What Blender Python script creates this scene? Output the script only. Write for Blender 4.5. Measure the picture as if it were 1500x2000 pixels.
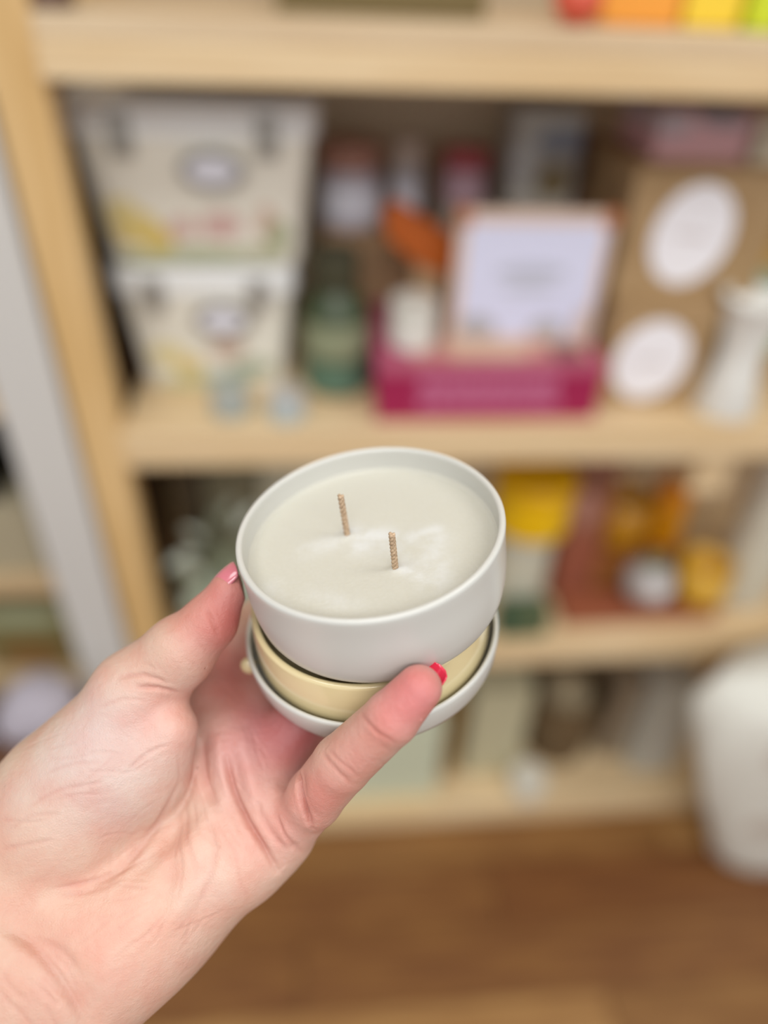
import bpy, bmesh, math, random
import numpy as np
from mathutils import Vector, Matrix

random.seed(7)
PI = math.pi
for o in list(bpy.data.objects):
    bpy.data.objects.remove(o)
scene = bpy.context.scene
COL = scene.collection

# ------------------------------------------------------------------ camera
cam_d = bpy.data.cameras.new('camera')
cam = bpy.data.objects.new('camera', cam_d); COL.objects.link(cam)
cam.matrix_world = Matrix(((0.99597, 0.02198, -0.08693, 0.0),
                           (-0.08221, 0.61094, -0.7874, 0.0),
                           (0.0358, 0.79137, 0.61028, 1.44),
                           (0, 0, 0, 1)))
cam_d.sensor_fit = 'VERTICAL'; cam_d.sensor_height = 24.0; cam_d.sensor_width = 18.0
cam_d.lens = 1450.0 / 2000.0 * 24.0
cam_d.clip_start = 0.01; cam_d.clip_end = 30
cam_d.dof.use_dof = True
cam_d.dof.focus_distance = 0.200
cam_d.dof.aperture_fstop = 17.4 / 10.4
scene.camera = cam

# ------------------------------------------------------------------ world, lights, exposure
w = bpy.data.worlds.new('world'); scene.world = w; w.use_nodes = True
w.node_tree.nodes['Background'].inputs[0].default_value = (0.98, 0.98, 1.0, 1)
w.node_tree.nodes['Background'].inputs[1].default_value = 0.56
scene.view_settings.view_transform = 'Standard'
scene.view_settings.look = 'None'
scene.view_settings.exposure = 0.20
scene.view_settings.gamma = 1.0
scene.view_settings.use_curve_mapping = False

def area(name, loc, size, power, color=(1, 1, 1), aim=None):
    d = bpy.data.lights.new(name, 'AREA'); d.shape = 'RECTANGLE'; d.size = size[0]; d.size_y = size[1]
    d.energy = power; d.color = color
    o = bpy.data.objects.new(name, d); COL.objects.link(o); o.location = loc
    if aim is not None:
        o.rotation_euler = (Vector(aim) - Vector(loc)).to_track_quat('-Z', 'Y').to_euler()
    return o
# ceiling panels of the shop (above and behind the photographer)
area('ceiling_lamp', (-0.5, -0.1, 2.75), (1.2, 0.6), 11, (1, 1, 0.99))
area('ceiling_lamp', (1.0, -0.1, 2.75), (1.2, 0.6), 11, (1, 1, 0.99))
area('ceiling_lamp', (0.2, -1.6, 2.75), (2.4, 0.6), 42, (1, 1, 0.99))

# ------------------------------------------------------------------ materials
MATS = {}
def srgb(c):
    return tuple(((v / 255) / 12.92 if v / 255 <= 0.04045 else ((v / 255 + 0.055) / 1.055) ** 2.4) for v in c) + (1.0,)

def mat(name, rgb, rough=0.5, spec=0.5, metal=0.0, coat=0.0, trans=0.0, emit=0.0):
    if name in MATS: return MATS[name]
    m = bpy.data.materials.new(name); m.use_nodes = True
    p = m.node_tree.nodes['Principled BSDF']
    p.inputs['Base Color'].default_value = srgb(rgb)
    p.inputs['Roughness'].default_value = rough
    p.inputs['Specular IOR Level'].default_value = spec
    p.inputs['Metallic'].default_value = metal
    p.inputs['Coat Weight'].default_value = coat
    p.inputs['Transmission Weight'].default_value = trans
    if emit:
        p.inputs['Emission Color'].default_value = srgb(rgb); p.inputs['Emission Strength'].default_value = emit
    MATS[name] = m
    return m

def nodes(m):
    nt = m.node_tree
    return nt, nt.nodes, nt.links, nt.nodes['Principled BSDF']

def noisy(name, rgb_a, rgb_b, scale=(1, 1, 1), nscale=8.0, rough=0.6, bump=0.0, coords='Object', detail=4.0):
    """two colours mixed by a stretched noise, with fine relief"""
    if name in MATS: return MATS[name]
    m = mat(name, rgb_a, rough); nt, N, L, p = nodes(m)
    tc = N.new('ShaderNodeTexCoord'); mp = N.new('ShaderNodeMapping'); mp.inputs['Scale'].default_value = scale
    nz = N.new('ShaderNodeTexNoise'); nz.inputs['Scale'].default_value = nscale; nz.inputs['Detail'].default_value = detail
    rp = N.new('ShaderNodeMix'); rp.data_type = 'RGBA'
    rp.inputs[6].default_value = srgb(rgb_a); rp.inputs[7].default_value = srgb(rgb_b)
    mr = N.new('ShaderNodeMapRange'); mr.inputs[1].default_value = 0.35; mr.inputs[2].default_value = 0.65
    L.new(tc.outputs[coords], mp.inputs[0]); L.new(mp.outputs[0], nz.inputs[0])
    L.new(nz.outputs[0], mr.inputs[0]); L.new(mr.outputs[0], rp.inputs[0]); L.new(rp.outputs[2], p.inputs['Base Color'])
    if bump:
        b = N.new('ShaderNodeBump'); b.inputs['Strength'].default_value = bump; b.inputs['Distance'].default_value = 0.002
        L.new(nz.outputs[0], b.inputs['Height']); L.new(b.outputs[0], p.inputs['Normal'])
    return m

def printed(name, base, spots, rough=0.5, wob=0.35):
    """flat print: soft-edged ellipses (x, z, rx, rz, colour) in object space on a base colour"""
    if name in MATS: return MATS[name]
    m = mat(name, base, rough); nt, N, L, p = nodes(m)
    tc = N.new('ShaderNodeTexCoord')
    nz = N.new('ShaderNodeTexNoise'); nz.inputs['Scale'].default_value = 45
    L.new(tc.outputs['Object'], nz.inputs[0])
    cur = None
    for (x, z, rx, rz, c) in spots:
        mp = N.new('ShaderNodeMapping'); mp.vector_type = 'POINT'
        mp.inputs['Location'].default_value = (-x / rx, 0, -z / rz)
        mp.inputs['Scale'].default_value = (1 / rx, 0, 1 / rz)
        ln = N.new('ShaderNodeVectorMath'); ln.operation = 'LENGTH'
        ad = N.new('ShaderNodeMath'); ad.operation = 'MULTIPLY_ADD'; ad.inputs[1].default_value = wob * 2; 
        L.new(tc.outputs['Object'], mp.inputs[0]); L.new(mp.outputs[0], ln.inputs[0])
        L.new(nz.outputs[0], ad.inputs[0]); L.new(ln.outputs['Value'], ad.inputs[2])
        mr = N.new('ShaderNodeMapRange'); mr.inputs[1].default_value = 0.95 + wob; mr.inputs[2].default_value = 1.05 + wob
        mr.inputs[3].default_value = 1; mr.inputs[4].default_value = 0
        L.new(ad.outputs[0], mr.inputs[0])
        mx = N.new('ShaderNodeMix'); mx.data_type = 'RGBA'
        mx.inputs[7].default_value = srgb(c)
        L.new(mr.outputs[0], mx.inputs[0])
        if cur is None: mx.inputs[6].default_value = srgb(base)
        else: L.new(cur, mx.inputs[6])
        cur = mx.outputs[2]
    L.new(cur, p.inputs['Base Color'])
    return m

# ------------------------------------------------------------------ builders
def obj(name, bm, m, parent=None, smooth=False, bevel=0.0, label=None):
    me = bpy.data.meshes.new(name)
    bmesh.ops.recalc_face_normals(bm, faces=bm.faces)
    bm.to_mesh(me); bm.free()
    if smooth: me.shade_smooth()
    o = bpy.data.objects.new(name, me); COL.objects.link(o)
    me.materials.append(m)
    if parent is not None: o.parent = parent
    if bevel:
        b = o.modifiers.new('bevel', 'BEVEL'); b.width = bevel; b.segments = 2; b.limit_method = 'ANGLE'
    if label: o['label'] = label
    return o

def tag(o, label=None, cat=None, group=None, kind=None):
    if label: o['label'] = label
    if cat: o['category'] = cat
    if group: o['group'] = group
    if kind: o['kind'] = kind
    return o

def thing(name, label, cat, loc=(0, 0, 0), rz=0.0, group=None):
    o = bpy.data.objects.new(name, None); COL.objects.link(o); o.empty_display_size = 0.02
    o.location = loc; o.rotation_euler = (0, 0, rz)
    return tag(o, label, cat, group)

def box(x0, x1, y0, y1, z0, z1, bm=None, taper=None):
    bm = bm or bmesh.new()
    tx = ty = 0.0
    if taper: tx, ty = taper      # extra half-size at the top
    v = [bm.verts.new(p) for p in ((x0, y0, z0), (x1, y0, z0), (x1, y1, z0), (x0, y1, z0),
                                   (x0 - tx, y0 - ty, z1), (x1 + tx, y0 - ty, z1), (x1 + tx, y1 + ty, z1), (x0 - tx, y1 + ty, z1))]
    for f in ((0, 3, 2, 1), (4, 5, 6, 7), (0, 1, 5, 4), (1, 2, 6, 5), (2, 3, 7, 6), (3, 0, 4, 7)):
        bm.faces.new([v[i] for i in f])
    return bm

def lathe(profile, seg=48, bm=None, close=False, sx=1.0, sy=1.0, power=2.0):
    """profile [(r, z)...]; power > 2 gives a rounded-square section"""
    bm = bm or bmesh.new()
    rings = []
    for r, z in profile:
        if r < 1e-6:
            rings.append([bm.verts.new((0, 0, z))]); continue
        ring = []
        for i in range(seg):
            a = 2 * PI * i / seg; c, s = math.cos(a), math.sin(a)
            k = 1.0 if power == 2.0 else (abs(c) ** power + abs(s) ** power) ** (-1 / power)
            ring.append(bm.verts.new((r * k * c * sx, r * k * s * sy, z)))
        rings.append(ring)
    for A, B in zip(rings, rings[1:] + ([rings[0]] if close else [])):
        n = seg
        for i in range(n):
            j = (i + 1) % n
            if len(A) == 1 and len(B) == 1: continue
            if len(A) == 1: bm.faces.new((A[0], B[i], B[j]))
            elif len(B) == 1: bm.faces.new((A[i], A[j], B[0]))
            else: bm.faces.new((A[i], A[j], B[j], B[i]))
    return bm

def tube(path, r, seg=10, bm=None, cap=True):
    bm = bm or bmesh.new()
    P = [Vector(p) for p in path]
    rs = r if isinstance(r, (list, tuple)) else [r] * len(P)
    rings = []
    up = Vector((0, 0, 1))
    for i, p in enumerate(P):
        t = (P[min(i + 1, len(P) - 1)] - P[max(i - 1, 0)]).normalized()
        a = up if abs(t.dot(up)) < 0.95 else Vector((1, 0, 0))
        u = t.cross(a).normalized(); v = t.cross(u)
        rings.append([bm.verts.new(p + (u * math.cos(2 * PI * k / seg) + v * math.sin(2 * PI * k / seg)) * rs[i]) for k in range(seg)])
    for A, B in zip(rings, rings[1:]):
        for k in range(seg):
            bm.faces.new((A[k], A[(k + 1) % seg], B[(k + 1) % seg], B[k]))
    if cap:
        bm.faces.new(rings[0][::-1]); bm.faces.new(rings[-1])
    return bm

def oval(cx, cz, rx, rz, y, th=0.001, seg=32, tilt=0.0):
    """thin upright oval plate facing -y"""
    bm = bmesh.new()
    pts = []
    for i in range(seg):
        a = 2 * PI * i / seg; x = rx * math.cos(a); z = rz * math.sin(a)
        pts.append((cx + x * math.cos(tilt) - z * math.sin(tilt), cz + x * math.sin(tilt) + z * math.cos(tilt)))
    f = [bm.verts.new((x, y, z)) for x, z in pts]; b = [bm.verts.new((x, y + th, z)) for x, z in pts]
    bm.faces.new(f); bm.faces.new(b[::-1])
    for i in range(seg): bm.faces.new((f[i], f[(i + 1) % seg], b[(i + 1) % seg], b[i]))
    return bm

def blob(r, sx=1, sy=1, sz=1, loc=(0, 0, 0), sub=2, bm=None):
    bm = bm or bmesh.new()
    g = bmesh.ops.create_icosphere(bm, subdivisions=sub, radius=r)
    for v in g['verts']:
        v.co = Vector((v.co.x * sx + loc[0], v.co.y * sy + loc[1], v.co.z * sz + loc[2]))
    return bm

# ------------------------------------------------------------------ the setting
pine = noisy('pine', (230, 206, 166), (216, 186, 140), (0.8, 9, 9), 5, 0.5, 0.15)
pine_post = noisy('pine_post', (224, 190, 136), (208, 170, 110), (9, 9, 0.8), 5, 0.5, 0.15)
pine_edge = noisy('pine_edge', (220, 198, 164), (206, 180, 144), (0.8, 9, 9), 5, 0.55, 0.1)
wall_paint = mat('wall_paint', (196, 178, 150), 0.8)
white_paint = mat('white_paint', (206, 204, 199), 0.5)
ceil_paint = mat('ceiling_paint', (240, 240, 238), 0.9)
sub = mat('subfloor', (96, 60, 36), 0.7)

floor = obj('floor', box(-2.9, 3.3, -2.2, 1.45, -0.05, -0.012), sub); tag(floor, kind='structure')
woods = []
for i, (a, b) in enumerate((((150, 108, 60), (126, 84, 42)), ((130, 84, 42), (108, 64, 32)), ((176, 134, 80), (148, 104, 58)), ((158, 112, 70), (132, 86, 50)), ((140, 96, 50), (114, 70, 36)))):
    woods.append(noisy('floor_wood_' + 'abcde'[i], a, b, (1.2, 12, 12), 5, 0.45, 0.12))
pl_mesh = []
for k in range(5):
    bm = box(0.0015, 0.8985, 0.001, 0.119, -0.012, 0.0)
    me = bpy.data.meshes.new('plank'); bm.to_mesh(me); bm.free(); me.materials.append(woods[k]); pl_mesh.append(me)
row = 0; y = -1.32
while y < 1.2:
    x = -2.0 + (row * 0.37) % 0.9 - 0.9
    while x < 2.4:
        if x > -3.5:
            o = bpy.data.objects.new('plank', pl_mesh[random.randrange(5)]); COL.objects.link(o)
            o.location = (x, y, random.uniform(-0.0006, 0)); o.parent = floor
        x += 0.9
    y += 0.12; row += 1

tag(obj('wall_back', box(-2.9, 3.3, 1.25, 1.35, 0, 2.9), wall_paint), kind='structure')
tag(obj('ceiling', box(-2.9, 3.3, -2.2, 1.35, 2.9, 3.0), ceil_paint), kind='structure')

# ------------------------------------------------------------------ pine shelving unit
SX0, SX1, SY0, SY1 = -0.2916, 0.95, 0.80, 1.18
unit = thing('shelving_unit', 'pale pine shelving unit with four deep shelves behind the hand and candle', 'shelving unit', (0.33, 1.0, 0))
def loc_box(x0, x1, y0, y1, z0, z1, base=(0.33, 1.0, 0)):
    return box(x0 - base[0], x1 - base[0], y0 - base[1], y1 - base[1], z0 - base[2], z1 - base[2])
for x0 in (SX0, SX1 - 0.05):
    for y0 in (SY0, SY1 - 0.04):
        obj('upright', loc_box(x0, x0 + 0.05, y0, y0 + 0.04, 0, 1.75), pine_post, unit, bevel=0.002)
for zt in (1.380, 0.951, 0.544, 0.058):
    full = zt > 1.3
    sb = obj('shelf_board', loc_box(SX0 + 0.05, SX1 - 0.05, SY0 + (0.0 if not full else -0.004), SY1, zt - 0.019, zt), pine if not full else pine_edge, unit, bevel=0.002)
    obj('front_rail', loc_box(SX0 + 0.05, SX1 - 0.05, SY0 - (0.007 if full else 0.0), SY0 + 0.018, zt - 0.052, zt - 0.0195), pine, unit, bevel=0.002)
    obj('back_rail', loc_box(SX0 + 0.05, SX1 - 0.05, SY1 - 0.02, SY1, zt - 0.052, zt - 0.0195), pine, unit)
obj('back_panel', loc_box(SX0, SX1, SY1, SY1 + 0.008, 0.0, 1.36), noisy('panel_wood', (228, 208, 176), (216, 192, 158), (0.8, 9, 9), 5, 0.6), unit)
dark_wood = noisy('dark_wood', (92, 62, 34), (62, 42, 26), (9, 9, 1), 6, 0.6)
obj('side_panel', loc_box(SX0 + 0.002, SX0 + 0.012, SY0 + 0.04, SY1 - 0.04, 0.06, 1.33), dark_wood, unit, label='dark brown inner side panel')  # inner side in a much darker brown than the pine
obj('shelf_bracket', loc_box(0.528, 0.582, 0.822, 0.86, 0.825, 0.8985), pine, unit, bevel=0.002)

# white framed unit next to it
unit2 = thing('white_shelving_unit', 'white framed shelving unit at the left edge with pine shelves', 'shelving unit', (-0.62, 1.0, 0))
b2 = (-0.62, 1.0, 0)
obj('side_frame', loc_box(-0.372, -0.297, 0.795, 0.825, 0, 1.30, b2), white_paint, unit2, bevel=0.003)
obj('side_frame', loc_box(-0.372, -0.297, 1.14, 1.17, 0, 1.30, b2), white_paint, unit2, bevel=0.003)
obj('side_frame', loc_box(-0.98, -0.93, 0.795, 0.825, 0, 1.30, b2), white_paint, unit2, bevel=0.003)
obj('top_cap', loc_box(-0.98, -0.297, 0.79, 1.17, 1.30, 1.318, b2), white_paint, unit2, bevel=0.003)
tan_shelf = noisy('tan_shelf', (196, 172, 134), (182, 154, 116), (0.8, 9, 9), 5, 0.6)
for zt in (1.20, 1.0, 0.80, 0.712, 0.50, 0.26, 0.06):
    if zt in (1.20, 0.80): continue
    obj('shelf_board', loc_box(-0.93, -0.372, 0.80, 1.15, zt - 0.03, zt, b2), tan_shelf, unit2, bevel=0.002)
obj('back_panel', loc_box(-0.93, -0.33, 1.172, 1.18, 0, 1.30, b2), mat('grey_panel', (176, 172, 164), 0.7), unit2)

# ------------------------------------------------------------------ shelf goods: builders
Z2, Z3, Z4, Z1 = 0.9516, 0.5446, 0.0586, 1.380
steel = mat('dull_steel', (164, 160, 152), 0.35, metal=0.6)
cream = mat('cream_enamel', (238, 240, 238), 0.35, coat=0.2)

def storage_tin(name, label, cx, cy, z, W, D, H, spots, lid=True):
    t = thing(name, label, 'storage tin', (cx, cy, z), 0.0, 'floral storage tins')
    pm = printed(name + '_print_%d' % int(z * 1000), (234, 230, 216), spots)
    bm = lathe([(0.001, 0.0), (0.83, 0.0), (0.86, 0.004), (1.0, H - 0.03), (0.99, H - 0.028)], 56, sx=W / 2, sy=D / 2, power=9)
    obj('body', bm, pm, t, smooth=False)
    obj('lid', lathe([(1.01, H - 0.036), (1.045, H - 0.034), (1.05, H - 0.006), (1.035, H), (0.98, H - 0.002), (0.96, H - 0.006), (0.001, H - 0.005)], 56, sx=W / 2, sy=D / 2, power=9), cream, t)
    for sx in (-0.55, 0.62):
        c = obj('clasp', box(sx * W / 2 - 0.011, sx * W / 2 + 0.011, -D / 2 * 1.05 - 0.008, -D / 2 * 1.05 + 0.004, H - 0.052, H - 0.012), steel, t, bevel=0.002)
        obj('clasp_loop', tube([(sx * W / 2 - 0.007, -D / 2 * 1.05 - 0.009, H - 0.03), (sx * W / 2 - 0.007, -D / 2 * 1.05 - 0.013, H - 0.045), (sx * W / 2 + 0.007, -D / 2 * 1.05 - 0.013, H - 0.045), (sx * W / 2 + 0.007, -D / 2 * 1.05 - 0.009, H - 0.03)], 0.0015, 6), steel, c)
    pl = obj('name_plate', oval(0.02, H - 0.066, 0.036, 0.021, -D / 2 * 1.03 - 0.004, 0.006), steel, t)
    obj('plate_card', oval(0.02, H - 0.066, 0.026, 0.013, -D / 2 * 1.03 - 0.0048, 0.001), mat('plate_white', (226, 226, 236), 0.5), pl)
    return t

def pack(name, label, cat, x0, x1, y0, y1, z0, z1, m, rz=0.0, group=None, lidm=None, flap=True):
    """carton: body plus a lid or folded top flaps"""
    cx, cy = (x0 + x1) / 2, (y0 + y1) / 2; hx, hy, h = (x1 - x0) / 2, (y1 - y0) / 2, z1 - z0
    t = thing(name, label, cat, (cx, cy, z0), rz, group)
    obj('carton', box(-hx, hx, -hy, hy, 0, h), m, t, bevel=0.0015)
    if lidm: obj('lid', box(-hx - 0.002, hx + 0.002, -hy - 0.002, hy + 0.002, h - 0.02, h + 0.002), lidm, t, bevel=0.001)
    elif flap: obj('flap', box(-hx, hx, -hy, 0.0, h + 0.0003, h + 0.0015), m, t)
    return t

def jar(name, label, cat, x, y, z, r, h, body_m, lid_m, neck=0.8, group=None, lid_h=0.25, lab=None):
    t = thing(name, label, cat, (x, y, z), 0, group)
    hb = h * (1 - lid_h)
    obj('body', lathe([(0.0001, 0), (r * 0.92, 0), (r, 0.004), (r, hb * 0.85), (r * neck, hb), (0.0001, hb)], 32), body_m, t, smooth=False)
    obj('lid', lathe([(0.0001, hb), (r * (neck + 0.06), hb + 0.0005), (r * (neck + 0.06), h - 0.003), (r * neck, h), (0.0001, h)], 32), lid_m, t)
    if lab: obj('label_band', lathe([(r * 1.004, hb * 0.2), (r * 1.01, hb * 0.2 + 0.001), (r * 1.01, hb * 0.75), (r * 1.004, hb * 0.75 + 0.001)], 32), lab, t)
    return t

# ---- second shelf
fl_up = [(-0.075, 0.045, 0.030, 0.022, (226, 204, 130)), (-0.050, 0.028, 0.016, 0.020, (222, 196, 108)), (-0.09, 0.065, 0.018, 0.014, (226, 210, 150)),
         (-0.022, 0.045, 0.018, 0.013, (214, 184, 174)), (0.022, 0.048, 0.024, 0.016, (212, 178, 170)), (0.075, 0.052, 0.012, 0.02, (208, 178, 160)),
         (0.088, 0.038, 0.014, 0.018, (170, 176, 140)), (0.0, 0.014, 0.06, 0.010, (178, 186, 150)), (-0.07, 0.010, 0.03, 0.010, (196, 198, 156)), (0.07, 0.016, 0.03, 0.010, (184, 186, 152))]
fl_lo = [(-0.055, 0.05, 0.024, 0.018, (226, 212, 158)), (-0.03, 0.033, 0.018, 0.014, (220, 196, 130)), (0.02, 0.06, 0.024, 0.016, (206, 180, 164)),
         (0.05, 0.03, 0.028, 0.014, (176, 184, 160)), (0.01, 0.012, 0.04, 0.012, (160, 178, 172)), (-0.04, 0.010, 0.03, 0.010, (196, 198, 156))]
storage_tin('floral_tin', 'smaller cream floral storage tin at the bottom of the stack on the shelf', -0.135, 0.985, Z2, 0.215, 0.17, 0.170, fl_lo)
storage_tin('floral_tin', 'larger cream floral storage tin standing on top of the smaller one', -0.128, 0.985, Z2 + 0.1705, 0.262, 0.20, 0.178, fl_up)

green_glass = mat('green_glass', (58, 72, 44), 0.35, coat=0.1)
dark_green = mat('dark_green_cap', (62, 60, 38), 0.6)
b = thing('green_bottle', 'dark green bottle with a pale green label right of the stacked tins', 'bottle', (0.028, 0.92, Z2))
obj('body', lathe([(0.0001, 0), (0.040, 0), (0.043, 0.005), (0.043, 0.10), (0.040, 0.118), (0.026, 0.132), (0.022, 0.136), (0.022, 0.14), (0.0001, 0.14)], 40), green_glass, b, smooth=True)
obj('cap', lathe([(0.0001, 0.14), (0.028, 0.1405), (0.029, 0.145), (0.029, 0.182), (0.026, 0.186), (0.0001, 0.186)], 40), dark_green, b)
obj('label_band', lathe([(0.0432, 0.055), (0.0436, 0.056), (0.0436, 0.10), (0.0432, 0.101)], 40), mat('sage_label', (140, 146, 116), 0.6), b)
obj('base_band', lathe([(0.0432, 0.008), (0.0436, 0.009), (0.0436, 0.045), (0.0432, 0.046)], 40), mat('teal_label', (92, 124, 104), 0.6), b)

jar('glass_jar', 'tiny pale blue glass jar in front of the green bottle', 'jar', -0.038, 0.835, Z2, 0.024, 0.036, mat('pale_blue', (178, 192, 194), 0.2), mat('silver_lid', (206, 206, 204), 0.3, metal=0.4), 0.9)
jar('glass_pot', 'low blue grey pot at the foot of the floral tins', 'pot', -0.110, 0.848, Z2, 0.024, 0.028, mat('blue_grey', (160, 170, 168), 0.3), mat('blue_grey_lid', (172, 176, 170), 0.4), 0.95)

mag = mat('magenta_card', (158, 26, 76), 0.45)
mb = pack('magenta_box', 'low magenta gift box with pale print under the framed sign', 'box', 0.075, 0.362, 0.82, 1.02, Z2, Z2 + 0.078, mag, 0.0, lidm=None, flap=False)
pink_print = mat('pink_print', (206, 128, 160), 0.5)
for rowz in (0.052, 0.027):
    bm = bmesh.new(); x = -0.088
    while x < 0.085:
        ww = random.uniform(0.006, 0.018); box(x, x + ww, -0.1008, -0.0996, rowz - 0.0045, rowz + 0.0045, bm); x += ww + 0.003
    obj('print_line', bm, pink_print, mb)
obj('print_panel', box(-0.093, 0.088, -0.1003, -0.0995, 0.012, 0.066), mat('rose_panel', (168, 62, 104), 0.5), mb)
obj('lid', box(-0.1450, 0.1450, -0.1015, 0.1015, 0.066, 0.0795), mat('rose_lid', (178, 84, 112), 0.45), mb, bevel=0.001)
obj('lid_picture', box(-0.10, 0.13, -0.090, 0.06, 0.0796, 0.0802), printed('lid_print', (196, 140, 130), [(0.0, 0, 0.05, 9, (206, 172, 148)), (0.10, 0, 0.02, 9, (120, 70, 70))]), mb)

sg = thing('framed_sign', 'white sign card in a thin peach frame standing on the magenta box', 'sign', (0.262, 0.872, Z2 + 0.0803))
SG = [('frame', (-0.094, 0.094, -0.006, 0.004, 0.0, 0.168), mat('peach_frame', (220, 194, 176), 0.4))]
sgf = obj('frame', box(-0.094, 0.094, 0.0, 0.010, 0.0, 0.166), SG[0][2], sg, bevel=0.002)
sgp = printed('sign_card', (216, 218, 240), [(0.0, 0.095, 0.045, 0.010, (190, 192, 206)), (0.0, 0.075, 0.035, 0.006, (192, 194, 206)), (-0.062, 0.022, 0.028, 0.018, (172, 170, 172)), (0.03, 0.02, 0.022, 0.016, (180, 178, 178)), (0.075, 0.02, 0.012, 0.03, (206, 190, 184))], 0.4, 0.1)
obj('card', box(-0.082, 0.082, -0.0012, 0.0002, 0.012, 0.152), sgp, sg)
for sx in (-1, 1): obj('corner_clip', box(sx * 0.088 - 0.009, sx * 0.088 + 0.009, -0.003, 0.012, 0.150, 0.168), mat('copper', (196, 126, 84), 0.35, metal=0.4), sg, bevel=0.001)
bmf = tube([(0, 0.011, 0.12), (0, 0.055, 0.002)], 0.003, 6); obj('easel_leg', bmf, SG[0][2], sg)

jar('white_pot', 'small white pot on the left end of the magenta box', 'pot', 0.122, 0.875, Z2 + 0.0803, 0.029, 0.060, mat('white_glaze', (222, 222, 212), 0.3), mat('white_lid', (208, 206, 196), 0.35), 0.95, lid_h=0.3)

amb = mat('amber_card', (190, 92, 14), 0.4)
sup = pack('kraft_box', 'tall tan kraft box behind the green bottle and white pot', 'box', 0.015, 0.150, 1.03, 1.12, Z2, Z2 + 0.17, mat('tan_card', (188, 154, 116), 0.7))
wedge = thing('amber_pouch', 'orange amber leather pouch leaning against the framed sign', 'pouch', (0.132, 0.935, Z2 + 0.0806), 0)
bm = bmesh.new()
pts = [(-0.048, 0.252), (-0.030, 0.260), (0.045, 0.218), (0.045, 0.166), (0.0, 0.184), (-0.042, 0.216)]
fr = [bm.verts.new((x, -0.012, z - 0.0)) for x, z in pts]; bk = [bm.verts.new((x, 0.012, z)) for x, z in pts]
bm.faces.new(fr); bm.faces.new(bk[::-1])
for i in range(6): bm.faces.new((fr[i], fr[(i + 1) % 6], bk[(i + 1) % 6], bk[i]))
for v in bm.verts: v.co.z -= 0.1006
obj('body', bm, amb, wedge, bevel=0.004)
obj('stand', box(-0.004, 0.034, -0.006, 0.010, 0.0, 0.085), mat('tan_card', (0, 0, 0)), wedge)

for i, (x0, x1, h, r1, c1, c2, lb) in enumerate((
        (0.010, 0.092, 0.105, 0, (200, 194, 204), (190, 140, 122), 'lavender grey tub with a reddish lid on the tan kraft box'),
        (0.108, 0.150, 0.110, 0, (206, 208, 214), (206, 188, 172), 'slim white tube with a beige cap behind the amber pouch'))):
    x = (x0 + x1) / 2
    jar('tub', lb, 'tub', x, 1.073, Z2 + 0.1716, (x1 - x0) / 2, h, mat('tubm%d' % i, c1, 0.4), mat('tubl%d' % i, c2, 0.5), 0.92, lid_h=0.3,
        lab=mat('tubw%d' % i, (234, 234, 244), 0.5))
sup2 = pack('grey_carton', 'grey carton standing behind the framed sign', 'box', 0.175, 0.245, 1.03, 1.11, Z2, Z2 + 0.205, mat('grey_card', (170, 160, 146), 0.7))
jar('candle_cup', 'small pink cup with a red rim above the framed sign', 'cup', 0.208, 1.07, Z2 + 0.2066, 0.030, 0.065, mat('pink_cup', (210, 176, 190), 0.4), mat('red_rim', (190, 84, 92), 0.4), 0.95, lid_h=0.35)
pack('patterned_box', 'grey blue patterned box behind the right half of the sign', 'box', 0.262, 0.350, 1.03, 1.12, Z2, Z2 + 0.325,
     printed('grey_print', (184, 180, 170), [(0.02, 0.29, 0.035, 0.016, (140, 146, 158)), (0.015, 0.24, 0.022, 0.022, (140, 124, 88)), (-0.03, 0.26, 0.016, 0.03, (206, 208, 206))], 0.6))
pack('maroon_box', 'narrow maroon box beside the patterned grey box', 'box', 0.353, 0.40, 1.07, 1.14, Z2, Z2 + 0.285, mat('maroon_card', (120, 78, 66), 0.6))
pack('pink_packet', 'pink packet lying across the top of the kraft boxes', 'packet', 0.405, 0.52, 0.93, 1.05, Z2 + 0.2915, Z2 + 0.342,
     printed('pink_pack', (226, 176, 180), [(0.02, 0.045, 0.03, 0.009, (150, 144, 152)), (-0.04, 0.04, 0.025, 0.014, (196, 180, 186))], 0.5))
pack('cream_packet', 'cream packet at the right end above the kraft boxes', 'packet', 0.525, 0.62, 0.92, 1.05, Z2 + 0.2915, Z2 + 0.342, mat('cream_card', (212, 202, 178), 0.6))

kraft = noisy('kraft', (176, 146, 106), (160, 130, 90), (1, 1, 1), 12, 0.75)
white_label = mat('white_label', (240, 238, 242), 0.5)
def kraft_box(label, x0, x1, y0, y1, z0, z1, ox, oz, orx, orz, tilt, rz):
    t = pack('kraft_box', label, 'box', x0, x1, y0, y1, z0, z1, kraft, rz, 'kraft boxes with oval labels')
    lb = obj('oval_label', oval(ox, oz, orx, orz, -(y1 - y0) / 2 - 0.0012, 0.001, tilt=tilt), white_label, t)
    obj('print_line', oval(ox, oz, orx * 0.5, 0.004, -(y1 - y0) / 2 - 0.0016, 0.0004, tilt=tilt), mat('faint_print', (214, 206, 206), 0.6), lb)
    return t
kraft_box('kraft box with a white oval label, lower one of the stack right of the sign', 0.372, 0.510, 0.850, 1.03, Z2, Z2 + 0.141, -0.008, 0.068, 0.050, 0.055, -0.08, 0.0)
kraft_box('kraft box with a white oval label, upper one of the stack right of the sign', 0.372, 0.560, 0.880, 1.06, Z2 + 0.1425, Z2 + 0.290, -0.010, 0.076, 0.050, 0.060, -0.10, 0.0)

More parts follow.
